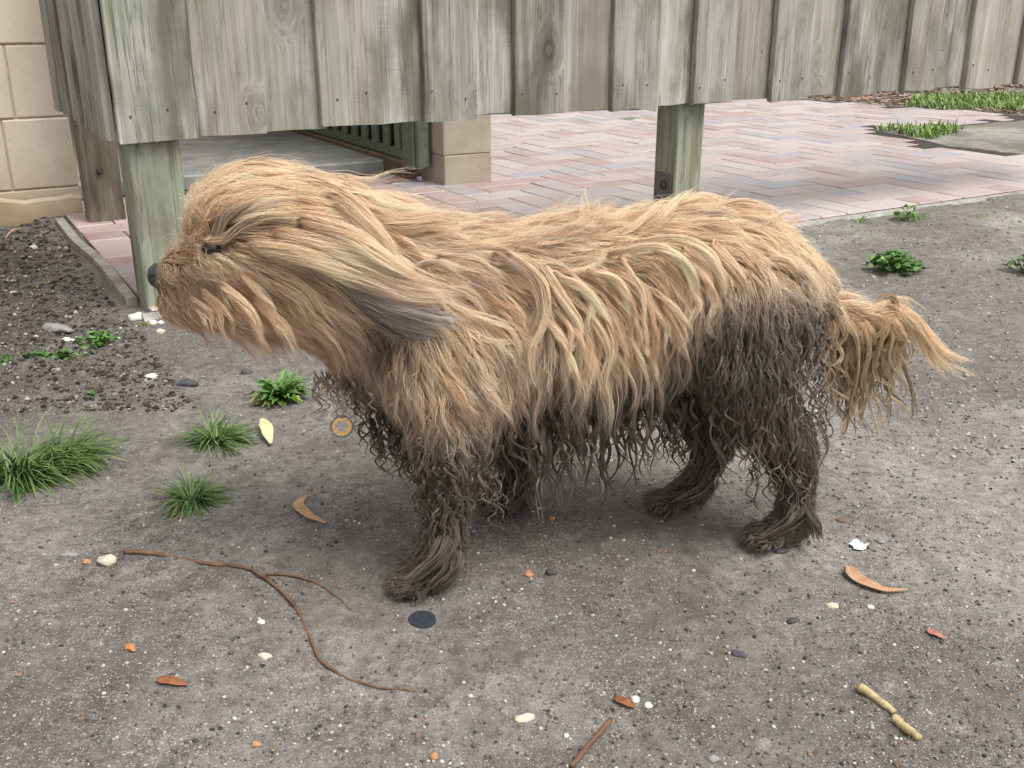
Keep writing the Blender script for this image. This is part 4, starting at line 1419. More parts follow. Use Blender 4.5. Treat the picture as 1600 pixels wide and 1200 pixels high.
# ---------------------------------------------------------------- roots on the skin
body_me.calc_loop_triangles()
nt = len(body_me.loop_triangles)
tri = np.zeros(nt * 3, np.int32); body_me.loop_triangles.foreach_get('vertices', tri); tri = tri.reshape(-1, 3)
ta, tb, tcv = co[tri[:, 0]], co[tri[:, 1]], co[tri[:, 2]]
tn = np.cross(tb - ta, tcv - ta)
area = np.linalg.norm(tn, axis=1) * .5
tn /= (2 * area[:, None] + 1e-12)
cen = (ta + tb + tcv) / 3
bvh = BVHTree.FromPolygons([tuple(v) for v in co], [tuple(map(int, f)) for f in tri])
hair_rng = np.random.default_rng(101)
EYE = sz_of(329, 388)
cxy = chart(cen)
wgt = area.copy()
dens = np.ones(nt)
dens[cen[:, 2] < .012] = 0.0                              # soles
dens *= np.where(cen[:, 2] < .07, 1.5, 1.0)
side = (cen - DF) @ E2
dens *= np.where(side > .03, .55, 1.0)                    # far side: same coat, fewer hairs
nose_c = D(247, 431, 0)
dens[np.linalg.norm(cen - nose_c, axis=1) < .0175] = 0
csz = np.stack([(cen - DF) @ E1, cen[:, 2]], 1)
dens[(np.linalg.norm((csz - EYE) * [.7, 1.0], axis=1) < .0100)] = 0
dens *= np.where((cxy[:, 0] < 420) & (cxy[:, 1] < 560), 1.5, 1.0)
wgt *= dens
wgt /= wgt.sum()
def sample(n):
    i = hair_rng.choice(nt, n, p=wgt)
    a, b = hair_rng.random(n), hair_rng.random(n)
    f_ = a + b > 1
    a[f_], b[f_] = 1 - a[f_], 1 - b[f_]
    return ta[i] + (tb[i] - ta[i]) * a[:, None] + (tcv[i] - ta[i]) * b[:, None], tn[i]

# ---------------------------------------------------------------- guide locks
KP = 18
NG = 14000
G, GN = sample(NG)
gxy = chart(G)
gmud = mud_of(gxy, hair_rng.normal(0, 16, NG))
glen = flow(G)[1] * hair_rng.uniform(.50, 1.0, NG)
is_head = (gxy[:, 0] < 540) & (gxy[:, 1] < 520)
glen = np.where(is_head, glen * 1.32, glen)
legz = ((gxy[:, 1] > 690) & (gxy[:, 0] < 860)) | ((gxy[:, 0] > 1040) & (gxy[:, 1] > 600))
glen = np.where(legz, glen * .78, glen)
glen = np.where(G[:, 2] < .05, glen * 1.15, glen)
glen = np.where((gxy[:, 0] > 1080) & (gxy[:, 1] > 440) & ~legz, glen * .8, glen)
lay = hair_rng.random(NG)                                  # layer in the coat: 0 inner, 1 outer
thick = np.where(gxy[:, 0] < 420, .011, np.where(is_head, .017, .024)) * np.where(legz, .4, np.where(gmud > .5, .7, 1.0))
toff = .003 + thick * lay
path = np.zeros((NG, KP, 3))
path[:, 0] = G - GN * .001
f0, _ = flow(G)
jit = hair_rng.normal(0, .16, (NG, 3))
f0t = f0 + jit
f0t -= (f0t * GN).sum(1)[:, None] * GN
f0t /= np.linalg.norm(f0t, axis=1)[:, None] + 1e-9
d = f0t * .62 + GN * (.55 + .35 * lay)[:, None]
d /= np.linalg.norm(d, axis=1)[:, None]
p = path[:, 0].copy()
step = glen / (KP - 1)
for k in range(1, KP):
    v, _ = flow(p)
    v = v + jit * .8
    for i in range(NG):
        hit = bvh.find_nearest(p[i])
        loc = np.array(hit[0]); nr = np.array(hit[1])
        dv = p[i] - loc
        sd_ = dv @ nr
        dist = math.copysign(np.linalg.norm(dv), sd_)
        if dist < .05:
            vn = v[i] @ nr
            tgt = toff[i] * (1.0 if k < KP * .7 else .85)
            want = np.clip((tgt - dist) / .010, -1.0, 1.6) * .55
            near = max(0.0, 1 - max(dist, 0) / .05)
            v[i] = v[i] - nr * vn * near + nr * (want * near + vn * (1 - near))
    v[:, 2] -= .25 * gmud * (k / KP)
    v /= np.linalg.norm(v, axis=1)[:, None] + 1e-9
    d = d * .58 + v * .42
    d /= np.linalg.norm(d, axis=1)[:, None]
    p = p + d * step[:, None]
    # keep above the ground
    p[:, 2] = np.maximum(p[:, 2], .002 + .004 * hair_rng.random(NG))
    path[:, k] = p

# waves and curls laid over the locks
kk = np.linspace(0, 1, KP)
tan = np.gradient(path, axis=1)
tan /= np.linalg.norm(tan, axis=2)[..., None] + 1e-9
bn = np.cross(tan, np.broadcast_to(GN[:, None, :], tan.shape))
bn /= np.linalg.norm(bn, axis=2)[..., None] + 1e-9
nn = np.cross(bn, tan)
headish = np.clip((480 - gxy[:, 0]) / 120, 0, 1)
lam = np.where(gmud > .5, hair_rng.uniform(.026, .044, NG), hair_rng.uniform(.055, .11, NG))
amp = np.where(gmud > .5, hair_rng.uniform(.0022, .0062, NG), hair_rng.uniform(.0012, .0050, NG)) * (1 - .65 * headish)
amp *= np.clip(glen / .07, .25, 1.15)
ph = hair_rng.uniform(0, 6.28, NG)
arg = (glen / lam)[:, None] * kk[None] * 2 * math.pi + ph[:, None]
A_ = amp[:, None] * np.clip(kk * 1.6, 0, 1)[None] ** 1.1
off = bn * (A_ * (np.sin(arg) - np.sin(ph)[:, None] * (1 - kk)[None]))[..., None] + nn * (A_ * .55 * np.cos(arg))[..., None]
path = path + off
path[:, :, 2] = np.maximum(path[:, :, 2], .002)
# small locks gather into bigger ones
NB = 3600
bigs = hair_rng.choice(NG, NB, replace=False)
kdb = KDTree(NB)
for i in range(NB): kdb.insert(G[bigs[i]] + GN[bigs[i]] * .02, i)
kdb.balance()
own = np.array([bigs[kdb.find(G[i] + GN[i] * .02)[1]] for i in range(NG)])
pull = hair_rng.uniform(.2, .9, NG) * np.where(gmud > .5, .75, 1.0)
offb = G - G[own]
tgt_ = path[own] + offb[:, None, :] * (1 - .75 * np.clip(kk * 1.2, 0, 1))[None, :, None]
sc_l = np.clip(glen / glen[own], .6, 1.3)
wk = (pull[:, None] * np.clip(kk * 1.4, 0, 1)[None])[..., None]
path = path * (1 - wk) + tgt_ * wk

# ---------------------------------------------------------------- strands
NS = 190000
R, RN = sample(NS)
kd = KDTree(NG)
for i in range(NG): kd.insert(G[i] + GN[i] * .02, i)
kd.balance()
gi = np.zeros(NS, np.int32)
for i in range(NS):
    gi[i] = kd.find(R[i] + RN[i] * .02)[1]
offr = R - G[gi]
ol = np.linalg.norm(offr, axis=1)
lim = np.minimum(1.0, .018 / (ol + 1e-6))
sm_ = gmud[gi]
fly = hair_rng.random(NS) < np.where(sm_ > .5, .06, .26)
clump = np.where(sm_ > .5, hair_rng.uniform(.84, .97, NS), hair_rng.uniform(.35, .88, NS))
clump = np.where(gxy[gi, 0] < 470, clump * .85, clump)
clump = np.where(fly, clump * .35, clump)
pwr = np.where(sm_ > .5, .55, .95)
fall = 1 - clump[:, None] * np.clip(kk[None] * 1.15, 0, 1) ** pwr[:, None]
lenf = hair_rng.uniform(.60, 1.0, NS) ** .8
# shorten by re-sampling along the lock
tpos = kk[None] * lenf[:, None] * (KP - 1)
i0 = np.clip(tpos.astype(int), 0, KP - 2)
fr = (tpos - i0)[..., None]
base = path[gi]
rows_ = np.arange(NS)[:, None]
S = base[rows_, i0] * (1 - fr) + base[rows_, i0 + 1] * fr
S = S + offr[:, None, :] * fall[..., None]
# strand-level unruliness
sa = np.where(fly, .0055, np.where(sm_ > .5, .0006, .0017)) * hair_rng.uniform(.5, 1.5, NS)
fq = hair_rng.uniform(.8, 2.6, NS); p1_ = hair_rng.uniform(0, 6.28, (NS, 1)); p2_ = hair_rng.uniform(0, 6.28, (NS, 1))
ex = np.stack([np.sin(kk[None] * fq[:, None] * 6 + p1_) - np.sin(p1_), np.cos(kk[None] * fq[:, None] * 5 + p2_) - np.cos(p2_), np.sin(kk[None] * fq[:, None] * 4 + p2_) - np.sin(p2_)], -1)
S = S + ex * (sa[:, None] * kk[None])[..., None]
S[:, :, 2] = np.maximum(S[:, :, 2], .0015)

# ---------------------------------------------------------------- colour of the coat
GOLD_L, GOLD, TAN, BRN = np.array([.97, .80, .615]), np.array([.90, .66, .425]), np.array([.57, .36, .21]), np.array([.22, .135, .08])
GREYH = np.array([.37, .32, .275])
MUD_D, MUD_L = np.array([.095, .072, .052]), np.array([.30, .25, .195])  # the lighter mud tone paints in the wet gloss on the curls
def coat_colour(S_, tone, grey, rootxy, tipmud=1.0, r=hair_rng, orange=0.0, brown=None):
    n = len(S_)
    xy = chart(S_)
    k_ = np.linspace(0, 1, S_.shape[1])[None, :, None]
    c_ = TAN * .62 + (GOLD - TAN * .62) * np.clip(k_ * 2.0, 0, 1)  # tan roots, darkened further to paint in shade deep in the coat
    c_ = c_ + (GOLD_L - GOLD) * np.clip((k_ - .3) * 1.4, 0, 1)  # pale tips, lightened to paint in highlights
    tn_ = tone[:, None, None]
    c_ = np.where(tn_ > 0, c_ + (GOLD_L * 1.08 - c_) * np.clip(tn_, 0, 1) * .7, c_ + (TAN - c_) * np.clip(-tn_, 0, 1) * .9)
    c_ = c_ + (GREYH - c_) * grey[:, None, None]
    # browner muzzle and lips
    mz = np.clip(1 - np.hypot((rootxy[:, 0] - 262) / 75, (rootxy[:, 1] - 470) / 50), 0, 1)[:, None, None]
    c_ = c_ + (BRN * 1.5 - c_) * np.clip(mz * 1.1, 0, .6)
    bd = np.clip((rootxy[:, 1] - 430) / 90, 0, 1)[:, None, None] * (rootxy[:, 0] < 520)[:, None, None] * np.clip((k_ - .25), 0, 1)
    c_ = c_ + (TAN * .85 - c_) * bd * .7
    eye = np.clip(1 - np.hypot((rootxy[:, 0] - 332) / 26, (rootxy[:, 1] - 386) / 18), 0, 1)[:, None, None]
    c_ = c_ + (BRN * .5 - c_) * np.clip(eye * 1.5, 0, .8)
    ear_shade = np.clip(1.4 - 1.4 * np.hypot((rootxy[:, 0] - 585) / 72, (rootxy[:, 1] - 512) / 46), 0, 1)[:, None, None]  # shade of the gap under the ear, painted into the hair colour
    c_ = c_ + (BRN * .5 - c_) * np.clip(ear_shade, 0, .92)
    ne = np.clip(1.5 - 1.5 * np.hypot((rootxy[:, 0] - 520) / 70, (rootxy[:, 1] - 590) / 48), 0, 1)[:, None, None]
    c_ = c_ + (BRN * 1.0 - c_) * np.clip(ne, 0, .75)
    m_ = np.clip(mud_of(xy, (r.normal(0, 24, n))[:, None]) * tipmud, 0, 1)[..., None]
    md_ = MUD_D + (MUD_L - MUD_D) * np.clip(r.normal(.32, .28, n), 0, 1)[:, None, None]
    c_ = c_ + (md_ - c_) * m_
    return np.clip(c_, .004, .9), m_[..., 0]
gtone = hair_rng.normal(-.08, .42, NG)
gtone = gtone + .7 * (hair_rng.normal(0, .55, NG))[own]
ggrey = np.where(hair_rng.random(NG) < np.where((gxy[:, 0] > 540) & (gxy[:, 0] < 860) & (gxy[:, 1] < 560), .30, .05), hair_rng.uniform(.3, .9, NG), 0.0)
# paler tone on crown and back
gtone += np.where((gxy[:, 1] < 470) & (gxy[:, 0] > 860), .22, 0) + np.where((gxy[:, 0] < 500) & (gxy[:, 1] < 350), .25, 0)
tone = gtone[gi] + hair_rng.normal(0, .55, NS)
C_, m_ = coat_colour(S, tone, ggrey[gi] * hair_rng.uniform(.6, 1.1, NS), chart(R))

# ---------------------------------------------------------------- hero locks: ears, tufts, tail, dripping ropes
HS, HC, HM, HG = [], [], [], []
def hero(pts, n, width, group, tone=0.0, grey=0.0, spread=(.6, 1.0, .7), wav=.0030, orange=0.0, tipmud=1.0, tcurl=0.0, col=None, lenv=.55, tones=.34, flare=1.35, single=False):
    """A lock along a drawn path; pts are (px, py, t)."""
    pts = [(pts[0][0] - (pts[1][0] - pts[0][0]) * .15, pts[0][1] - (pts[1][1] - pts[0][1]) * .15, pts[0][2] * .62)] + list(pts) if group in ('ear', 'coat', 'head') and col is None else pts
    if group == 'ear': pts = [(a_, b_, t_ - (.022 * i_ / (len(pts) - 1) if t_ < -.06 else 0)) for i_, (a_, b_, t_) in enumerate(pts)]
    c_ = smooth_path([D(*q) for q in pts], KP)
    r = hair_rng
    width = width * flare
    if col is None:
        fw_, fn_ = {'coat': (.46, .45), 'ear': (.8, .85), 'head': (.6, .7)}.get(group, (1, 1))
        width *= fw_; n = max(8, int(n * fn_))
    a = r.uniform(0, 6.28, n); rr = np.sqrt(r.random(n)) * width * PXM
    tn_ = np.gradient(c_, axis=0); tn_ /= np.linalg.norm(tn_, axis=1)[:, None]
    s1 = np.cross(tn_, E2 + .01); s1 /= np.linalg.norm(s1, axis=1)[:, None]
    s2 = np.cross(tn_, s1)
    prof = np.interp(kk, [0, .45, 1], spread)
    # sub-clumps inside the lock
    nc = 1 if single else max(3, n // (9 if group == 'ear' else 15))
    ca, cr = r.uniform(0, 6.28, nc), np.sqrt(r.random(nc)) * width * PXM * (0 if single else 1)
    ci = r.integers(0, nc, n)
    ox = rr * np.cos(a); oy = rr * np.sin(a)
    cx, cy = (cr * np.cos(ca))[ci], (cr * np.sin(ca))[ci]
    mixk = np.clip(kk * 1.25, 0, .55 if single else .93)[None]
    ox = ox[:, None] * (1 - mixk) + cx[:, None] * mixk
    oy = oy[:, None] * (1 - mixk) + cy[:, None] * mixk
    Sx = c_[None] + s1[None] * (ox * prof[None])[..., None] + s2[None] * (oy * prof[None])[..., None] * .5
    lf = 1 - lenv * (.7 * r.random(nc)[ci] + .3 * r.random(n)) if not single else 1 - lenv * r.random(n)
    a0 = r.random(n) ** 1.3 * (.42 if col is None else .12)
    tp = (a0[:, None] + kk[None] * np.maximum(lf - a0, .25)[:, None]) * (KP - 1)
    j0 = np.clip(tp.astype(int), 0, KP - 2); f2 = (tp - j0)[..., None]
    rw_ = np.arange(n)[:, None]
    Sx = Sx[rw_, j0] * (1 - f2) + Sx[rw_, j0 + 1] * f2
    ph1, ph2 = r.uniform(0, 6.28, (n, 1)), r.uniform(0, 6.28, (nc,))[ci][:, None]
    wv = wav * (.4 * np.sin(kk[None] * 9 + ph1) + 1.0 * np.sin(kk[None] * 7 + ph2)) * kk[None]
    wv2 = wav * (.4 * np.cos(kk[None] * 8 + ph1) + .8 * np.cos(kk[None] * 6 + ph2)) * kk[None]
    Sx = Sx + s1[None] * wv[..., None] + s2[None] * wv2[..., None]
    Sx[:, :, 2] = np.maximum(Sx[:, :, 2], .0015)
    rxy = chart(Sx[:, 0])
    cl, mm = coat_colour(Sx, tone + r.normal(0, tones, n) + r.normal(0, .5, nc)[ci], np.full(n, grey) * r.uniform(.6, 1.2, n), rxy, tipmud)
    if col is not None:
        cc_ = np.asarray(col, float)
        w_ = cc_[0] * (1 - kk[:, None]) + cc_[1] * kk[:, None]
        cl = w_[None] * r.uniform(.75, 1.25, (n, 1, 1))
        mm = np.full_like(mm, .9 if single else .2)
    HS.append(Sx); HC.append(cl); HM.append(mm); HG.extend([group] * n)

# near ear, hair streaming back in the wind
ear_root, ear_tip = (.34, .26, .17), (.30, .265, .225)
hero([(505, 385, -.082), (570, 412, -.100), (640, 440, -.112), (735, 462, -.112)], 900, 17, 'ear', .1, .15)
hero([(505, 400, -.085), (565, 435, -.108), (640, 466, -.118), (720, 468, -.116)], 900, 15, 'ear', 0, .35)
hero([(515, 415, -.084), (575, 455, -.106), (640, 486, -.116), (745, 506, -.112)], 430, 16, 'ear', 0, 0, col=((.42, .33, .23), (.60, .55, .48)), lenv=.6, spread=(.6, 1.0, 1.0), wav=.004)
hero([(520, 422, -.084), (578, 462, -.108), (642, 494, -.118), (750, 515, -.114)], 260, 14, 'ear', 0, 0, col=((.30, .24, .18), (.40, .36, .31)), lenv=.6, spread=(.6, 1.0, 1.0), wav=.004)
hero([(525, 430, -.080), (580, 472, -.104), (645, 506, -.112), (738, 528, -.108)], 330, 14, 'ear', 0, 0, col=((.28, .21, .15), (.48, .43, .37)), lenv=.6, spread=(.6, 1.0, 1.0), wav=.004)
hero([(535, 440, -.076), (590, 490, -.096), (650, 520, -.104), (712, 526, -.100)], 300, 11, 'ear', -.8, .8, col=((.13, .09, .06), (.20, .165, .13)), lenv=.6, wav=.004)
hero([(480, 350, -.078), (545, 372, -.098), (610, 415, -.110), (680, 445, -.110)], 800, 16, 'ear', .3, 0)
hero([(440, 370, -.076), (510, 388, -.092), (580, 415, -.104), (660, 455, -.110)], 700, 15, 'ear', .45, 0)
hero([(400, 385, -.070), (470, 400, -.088), (540, 430, -.100), (600, 455, -.104)], 600, 13, 'ear', .4, 0)
# far ear folded over the nape
hero([(500, 280, .02), (560, 300, .0), (600, 330, -.03), (660, 338, -.04), (700, 352, -.05)], 1000, 16, 'ear', .1, 0)
hero([(540, 300, -.02), (580, 335, -.05), (630, 350, -.06), (690, 345, -.05), (735, 365, -.05)], 900, 16, 'ear', -.1, .05)
hero([(480, 285, -.02), (530, 310, -.05), (570, 350, -.075), (600, 390, -.085), (610, 425, -.09)], 800, 16, 'ear', .05, .05)
hero([(575, 370, -.08), (600, 372, -.092), (618, 400, -.10), (626, 440, -.10)], 400, 11, 'coat', -.1, .1)
hero([(610, 372, -.07), (640, 385, -.085), (665, 415, -.095), (680, 440, -.095)], 400, 12, 'coat', -.2, .15)
# swirls on the shoulder
hero([(630, 432, -.098), (665, 412, -.108), (700, 418, -.112), (735, 438, -.108)], 420, 10, 'coat', .1, .45)
hero([(690, 400, -.09), (735, 402, -.10), (765, 418, -.106), (795, 436, -.104)], 300, 7, 'coat', .5, .3)
hero([(660, 450, -.10), (710, 480, -.112), (760, 500, -.114), (818, 517, -.112)], 420, 10, 'coat', .35, 0)
hero([(690, 490, -.105), (735, 520, -.112), (780, 535, -.112), (825, 530, -.108)], 300, 8, 'coat', .3, 0)
hero([(690, 520, -.105), (700, 580, -.113), (740, 620, -.113), (790, 622, -.108)], 260, 7, 'coat', .2, 0)
# the long S lock behind the shoulder
hero([(800, 400, -.085), (850, 440, -.104), (852, 500, -.108), (828, 550, -.110), (838, 600, -.110), (868, 628, -.106)], 280, 13, 'coat', .15, 0)
hero([(780, 400, -.085), (830, 440, -.100), (836, 490, -.106), (800, 550, -.108), (790, 610, -.108)], 220, 12, 'coat', -.1, .5)
hero([(850, 420, -.085), (880, 470, -.104), (905, 520, -.108), (878, 570, -.110), (890, 640, -.108)], 500, 13, 'coat', .2, 0)
hero([(870, 430, -.088), (915, 455, -.102), (950, 500, -.106), (975, 535, -.106)], 420, 11, 'coat', .8, 0)
hero([(880, 428, -.075), (925, 418, -.082), (948, 392, -.080), (958, 362, -.070)], 260, 9, 'coat', .6, 0, spread=(.6, 1.1, .9), wav=.0035, lenv=.7)
hero([(960, 395, -.080), (1020, 385, -.094), (1070, 410, -.104), (1085, 455, -.106), (1080, 490, -.106)], 520, 13, 'coat', .75, 0)
hero([(1000, 378, -.080), (1060, 372, -.094), (1110, 400, -.104), (1130, 450, -.106), (1128, 480, -.104)], 460, 12, 'coat', .55, 0)
hero([(920, 425, -.085), (965, 440, -.100), (985, 490, -.106), (990, 550, -.106)], 460, 12, 'coat', .3, 0)
hero([(940, 480, -.095), (960, 540, -.105), (945, 600, -.106), (962, 655, -.104)], 420, 11, 'coat', .2, 0)
for q in range(80):
    x0 = hair_rng.uniform(840, 1130)
    y0 = np.interp(x0, [850, 1000, 1120], [430, 400, 380]) + hair_rng.uniform(0, 120)
    L_ = hair_rng.uniform(110, 190); b_ = hair_rng.uniform(-18, 18)
    if y0 + L_ > np.interp(x0, MUDX, MUDY) + 70: L_ = max(60, np.interp(x0, MUDX, MUDY) + 60 - y0)
    tt = -.085 - .02 * hair_rng.random()
    hero([(x0, y0, tt + .012), (x0 + 34, y0 + L_ * .3, tt - .008), (x0 + 40 + b_, y0 + L_ * .65, tt - .01), (x0 + 36 - b_, y0 + L_, tt - .006)], 130, hair_rng.uniform(6, 12), 'coat', hair_rng.normal(.2, .35), 0)
# tufts the wind lifts along the back
hero([(840, 395, -.02), (890, 375, -.02), (912, 335, -.01), (918, 282, 0)], 700, 24, 'coat', .1, 0, spread=(1., .8, .2), lenv=.45)
hero([(870, 385, -.03), (910, 365, -.03), (935, 335, -.02), (946, 300, -.01)], 500, 22, 'coat', .2, 0, spread=(1., .8, .25))
hero([(850, 385, .0), (880, 360, .0), (892, 335, .01), (890, 310, .01)], 150, 12, 'coat', -.2, 0)
hero([(680, 385, -.03), (706, 372, -.03), (718, 348, -.02), (722, 316, -.01)], 220, 16, 'coat', .1, .1, spread=(.9, .7, .3))
hero([(690, 375, -.01), (720, 362, -.01), (745, 352, 0), (790, 350, .01)], 200, 12, 'coat', -.1, .1)
hero([(985, 365, -.03), (1030, 340, -.035), (1060, 312, -.02), (1092, 290, -.01)], 600, 20, 'coat', .2, 0, spread=(1., .8, .2), lenv=.45)
hero([(1010, 350, -.02), (1050, 325, -.02), (1090, 308, -.01), (1130, 312, 0)], 400, 14, 'coat', 0, 0)
hero([(930, 375, -.04), (985, 358, -.045), (1020, 330, -.035), (1050, 305, -.02)], 360, 13, 'coat', .3, 0)
hero([(1100, 330, -.01), (1150, 318, -.01), (1200, 325, -.01), (1240, 350, -.02)], 400, 14, 'coat', -.1, 0)
for q in range(60):
    x0 = hair_rng.uniform(560, 1230)
    y0 = np.interp(x0, [560, 640, 720, 850, 950, 1060, 1150, 1230], [330, 352, 372, 368, 360, 338, 335, 352])
    L_ = hair_rng.uniform(40, 90); u_ = hair_rng.uniform(.15, .75)
    tt = hair_rng.uniform(-.06, .03)
    hero([(x0, y0 + 14, tt), (x0 + L_ * .4, y0 - L_ * u_ * .25, tt), (x0 + L_ * .75, y0 - L_ * u_ * .6 , tt), (x0 + L_, y0 - L_ * u_ * hair_rng.uniform(.4, 1.0), tt)], 26, hair_rng.uniform(5, 12), 'coat', hair_rng.normal(.1, .4), .1, wav=.004)
# fringe over the brow
hero([(322, 372, -.05), (318, 345, -.055), (300, 318, -.05), (276, 322, -.045)], 60, 7, 'head', -1.2, 0)
hero([(335, 375, -.052), (350, 340, -.06), (390, 315, -.066), (450, 300, -.066)], 300, 12, 'head', .35, 0)
hero([(345, 380, -.055), (380, 355, -.066), (430, 345, -.075), (500, 350, -.082)], 300, 11, 'head', .45, 0)
# cheek locks
for (x0, y0, x1, y1) in ((380, 430, 470, 560), (410, 430, 520, 545), (430, 420, 560, 540), (350, 450, 410, 565), (320, 460, 365, 555), (450, 450, 590, 560), (400, 470, 480, 585), (460, 480, 560, 590), (370, 480, 430, 580), (300, 470, 335, 540)):
    hero([(x0, y0, -.066), (x0 * .6 + x1 * .4 + 8, y0 * .68 + y1 * .32, -.088), (x0 * .3 + x1 * .7 + 5, y0 * .35 + y1 * .65, -.092), (x1, y1, -.080)], 60, 14, 'head', hair_rng.normal(-.1, .3), 0, spread=(.5, 1.1, 1.3), wav=.004)

# tail: curl on top, plume to the right, hanging fringe
TO, TB = (.76, .55, .33), (.88, .72, .51)
def tailhero(pts, n, w, c0=TO, c1=TB, **kw):
    kw.setdefault('wav', .0032)
    hero(pts, n, w, 'tail', 0, 0, col=(c0, c1), **kw)
tailhero([(1300, 488, -.012), (1335, 500, -.018), (1372, 500, -.02), (1400, 482, -.018), (1394, 463, -.014), (1372, 464, -.012), (1360, 484, -.012)], 150, 5, (.60, .42, .25), (.52, .35, .2), wav=.0012)
tailhero([(1305, 486, -.012), (1345, 492, -.016), (1385, 474, -.014), (1412, 466, -.01), (1445, 492, -.006)], 120, 9)
for q in range(26):                                        # rump hair that covers the tail root
    x0, y0 = hair_rng.uniform(1225, 1285), hair_rng.uniform(430, 480)
    L_ = hair_rng.uniform(45, 95); tt = hair_rng.uniform(-.045, .02); d_ = hair_rng.uniform(.5, 1.0)
    w1 = hair_rng.uniform(-10, 10)
    tailhero([(x0, y0, tt + .01), (x0 + 22, y0 + L_ * .3, tt), (x0 + 30 + w1, y0 + L_ * .65, tt), (x0 + 34 - w1, y0 + L_, tt)], 40, 5, tuple(np.array((.34, .25, .16)) * d_), tuple(np.array((.46, .34, .21)) * d_), wav=.002)
for q in range(17):
    a, b_, c0 = hair_rng.uniform(-14, 14), hair_rng.uniform(-26, 22), hair_rng.uniform(.75, 1.1)
    e_ = hair_rng.uniform(-55, 30)
    tt = hair_rng.uniform(-.02, .012)
    tailhero([(1310, 488, -.010), (1365 + a, 496, tt), (1412 + a, 488 + b_ * .3, tt), (1440 + a * .5, 520 + b_ * .6, tt), (1475 + e_ * .4, 560 + b_ * .5, tt), (1530 + e_, 584 + b_ * .7, tt)], 56, 6.0, tuple(np.array(TO) * c0), tuple(np.array(TB) * c0), spread=(.7, 1.1, 1.3), lenv=.36)
for q in range(84):
    x0 = hair_rng.uniform(1280, 1405)
    y0 = np.interp(x0, [1285, 1335, 1405], [490, 503, 497])
    L_ = hair_rng.uniform(80, 200) * (1 - .12 * (x0 > 1370))
    t_ = hair_rng.uniform(-.03, .02)
    w1, w2, w3 = hair_rng.uniform(-20, 20, 3)
    dx = hair_rng.uniform(0, 26)
    if q % 3 == 0: L_ *= .55
    c0, c1 = np.array(TO) * hair_rng.uniform(.6, 1.05), np.array(TB) * hair_rng.uniform(.22, 1.0)
    pts = [(x0, y0, t_), (x0 + 8 + w1 * .3, y0 + L_ * .2, t_ - .006), (x0 + dx * .4 + w1, y0 + L_ * .45, t_ - .004), (x0 + dx * .7 - w2, y0 + L_ * .72, t_), (x0 + dx + w3, y0 + L_ * .9, t_), (x0 + dx + w3 * 1.6 - 10, y0 + L_, t_)]
    tailhero(pts, int(hair_rng.uniform(24, 60)), hair_rng.uniform(2.5, 5.5), tuple(c0), tuple(c1), spread=(1.4, .9, .5), lenv=.35, wav=.0018)
for q in range(16):
    x0 = hair_rng.uniform(1290, 1380); y0 = 540 + hair_rng.uniform(-30, 30)
    L_ = hair_rng.uniform(70, 130); t_ = hair_rng.uniform(-.03, .0)
    w1, w2 = hair_rng.uniform(-12, 12, 2)
    tailhero([(x0, y0, t_), (x0 + 10 + w1, y0 + L_ * .35, t_), (x0 + 4 - w2, y0 + L_ * .7, t_), (x0 + 16 + w1, y0 + L_, t_)], 22, 2.2, (.40, .25, .12), (.14, .10, .065), spread=(1, .8, .3), wav=.0005, single=True)
# dripping ropes of wet hair
def rope(x0, y0, t_, L_, lean, n, w, group, a=None, dark=None):
    a = hair_rng.uniform(6, 13) if a is None else a
    sgn = hair_rng.choice([-1, 1])
    f_ = hair_rng.uniform(1.0, 1.9)
    f0_ = hair_rng.uniform(0, .5)
    pts = []
    for k_ in np.linspace(0, 1, 9):
        s_ = a * sgn * (math.sin(2 * math.pi * (f_ * k_ + f0_)) - math.sin(2 * math.pi * f0_) * (1 - k_)) * min(1, .25 + k_)
        hook = (16 * max(0, k_ - .75) * 4 * .5 * sgn)
        pts.append((x0 + lean * k_ + s_ + hook, y0 + L_ * k_ * (1 - .06 * k_), t_ + .010 * math.cos(2 * math.pi * f_ * k_) * k_ + max(0, .22 - k_) * .14 * (1 if t_ < 0 else -1)))
    d_ = hair_rng.uniform(.6, 1.5) if dark is None else dark
    c0 = np.array((.105, .082, .061)) * d_; c1 = np.array((.20, .168, .135)) * d_
    hero(pts, n, w, group, col=(c0, c1), spread=(1.5, .9, .22), wav=.0003, lenv=.2, single=True)
for q in range(150):                                       # belly fringe
    x0 = hair_rng.uniform(770, 1085)
    y0 = np.interp(x0, [770, 900, 1000, 1085], [650, 632, 612, 590]) + hair_rng.uniform(-14, 24)
    L_ = hair_rng.uniform(60, 165) * np.interp(x0, [770, 850, 950, 1085], [.9, 1.1, 1.05, .8])
    rope(x0, y0, hair_rng.uniform(-.085, .06), L_, hair_rng.uniform(-14, 22), 38, hair_rng.uniform(2.6, 5.2), 'coat')
for q in range(46):                                        # curls at the throat, round the tag
    x0 = hair_rng.uniform(490, 575)
    y0 = np.interp(x0, [490, 575], [585, 600]) + hair_rng.uniform(-15, 20)
    rope(x0, y0, hair_rng.uniform(-.085, .02), hair_rng.uniform(35, 75), hair_rng.uniform(-4, 24), 16, hair_rng.uniform(1.4, 2.6), 'coat', dark=hair_rng.uniform(1.5, 3.6))
for q in range(60):                                        # breast and elbow
    x0 = hair_rng.uniform(560, 650)
    y0 = np.interp(x0, [560, 600, 650], [640, 665, 690]) + hair_rng.uniform(-20, 30)
    rope(x0, y0, hair_rng.uniform(-.09, .04), hair_rng.uniform(35, 80), hair_rng.uniform(-6, 26), 22, hair_rng.uniform(1.6, 3.0), 'coat')
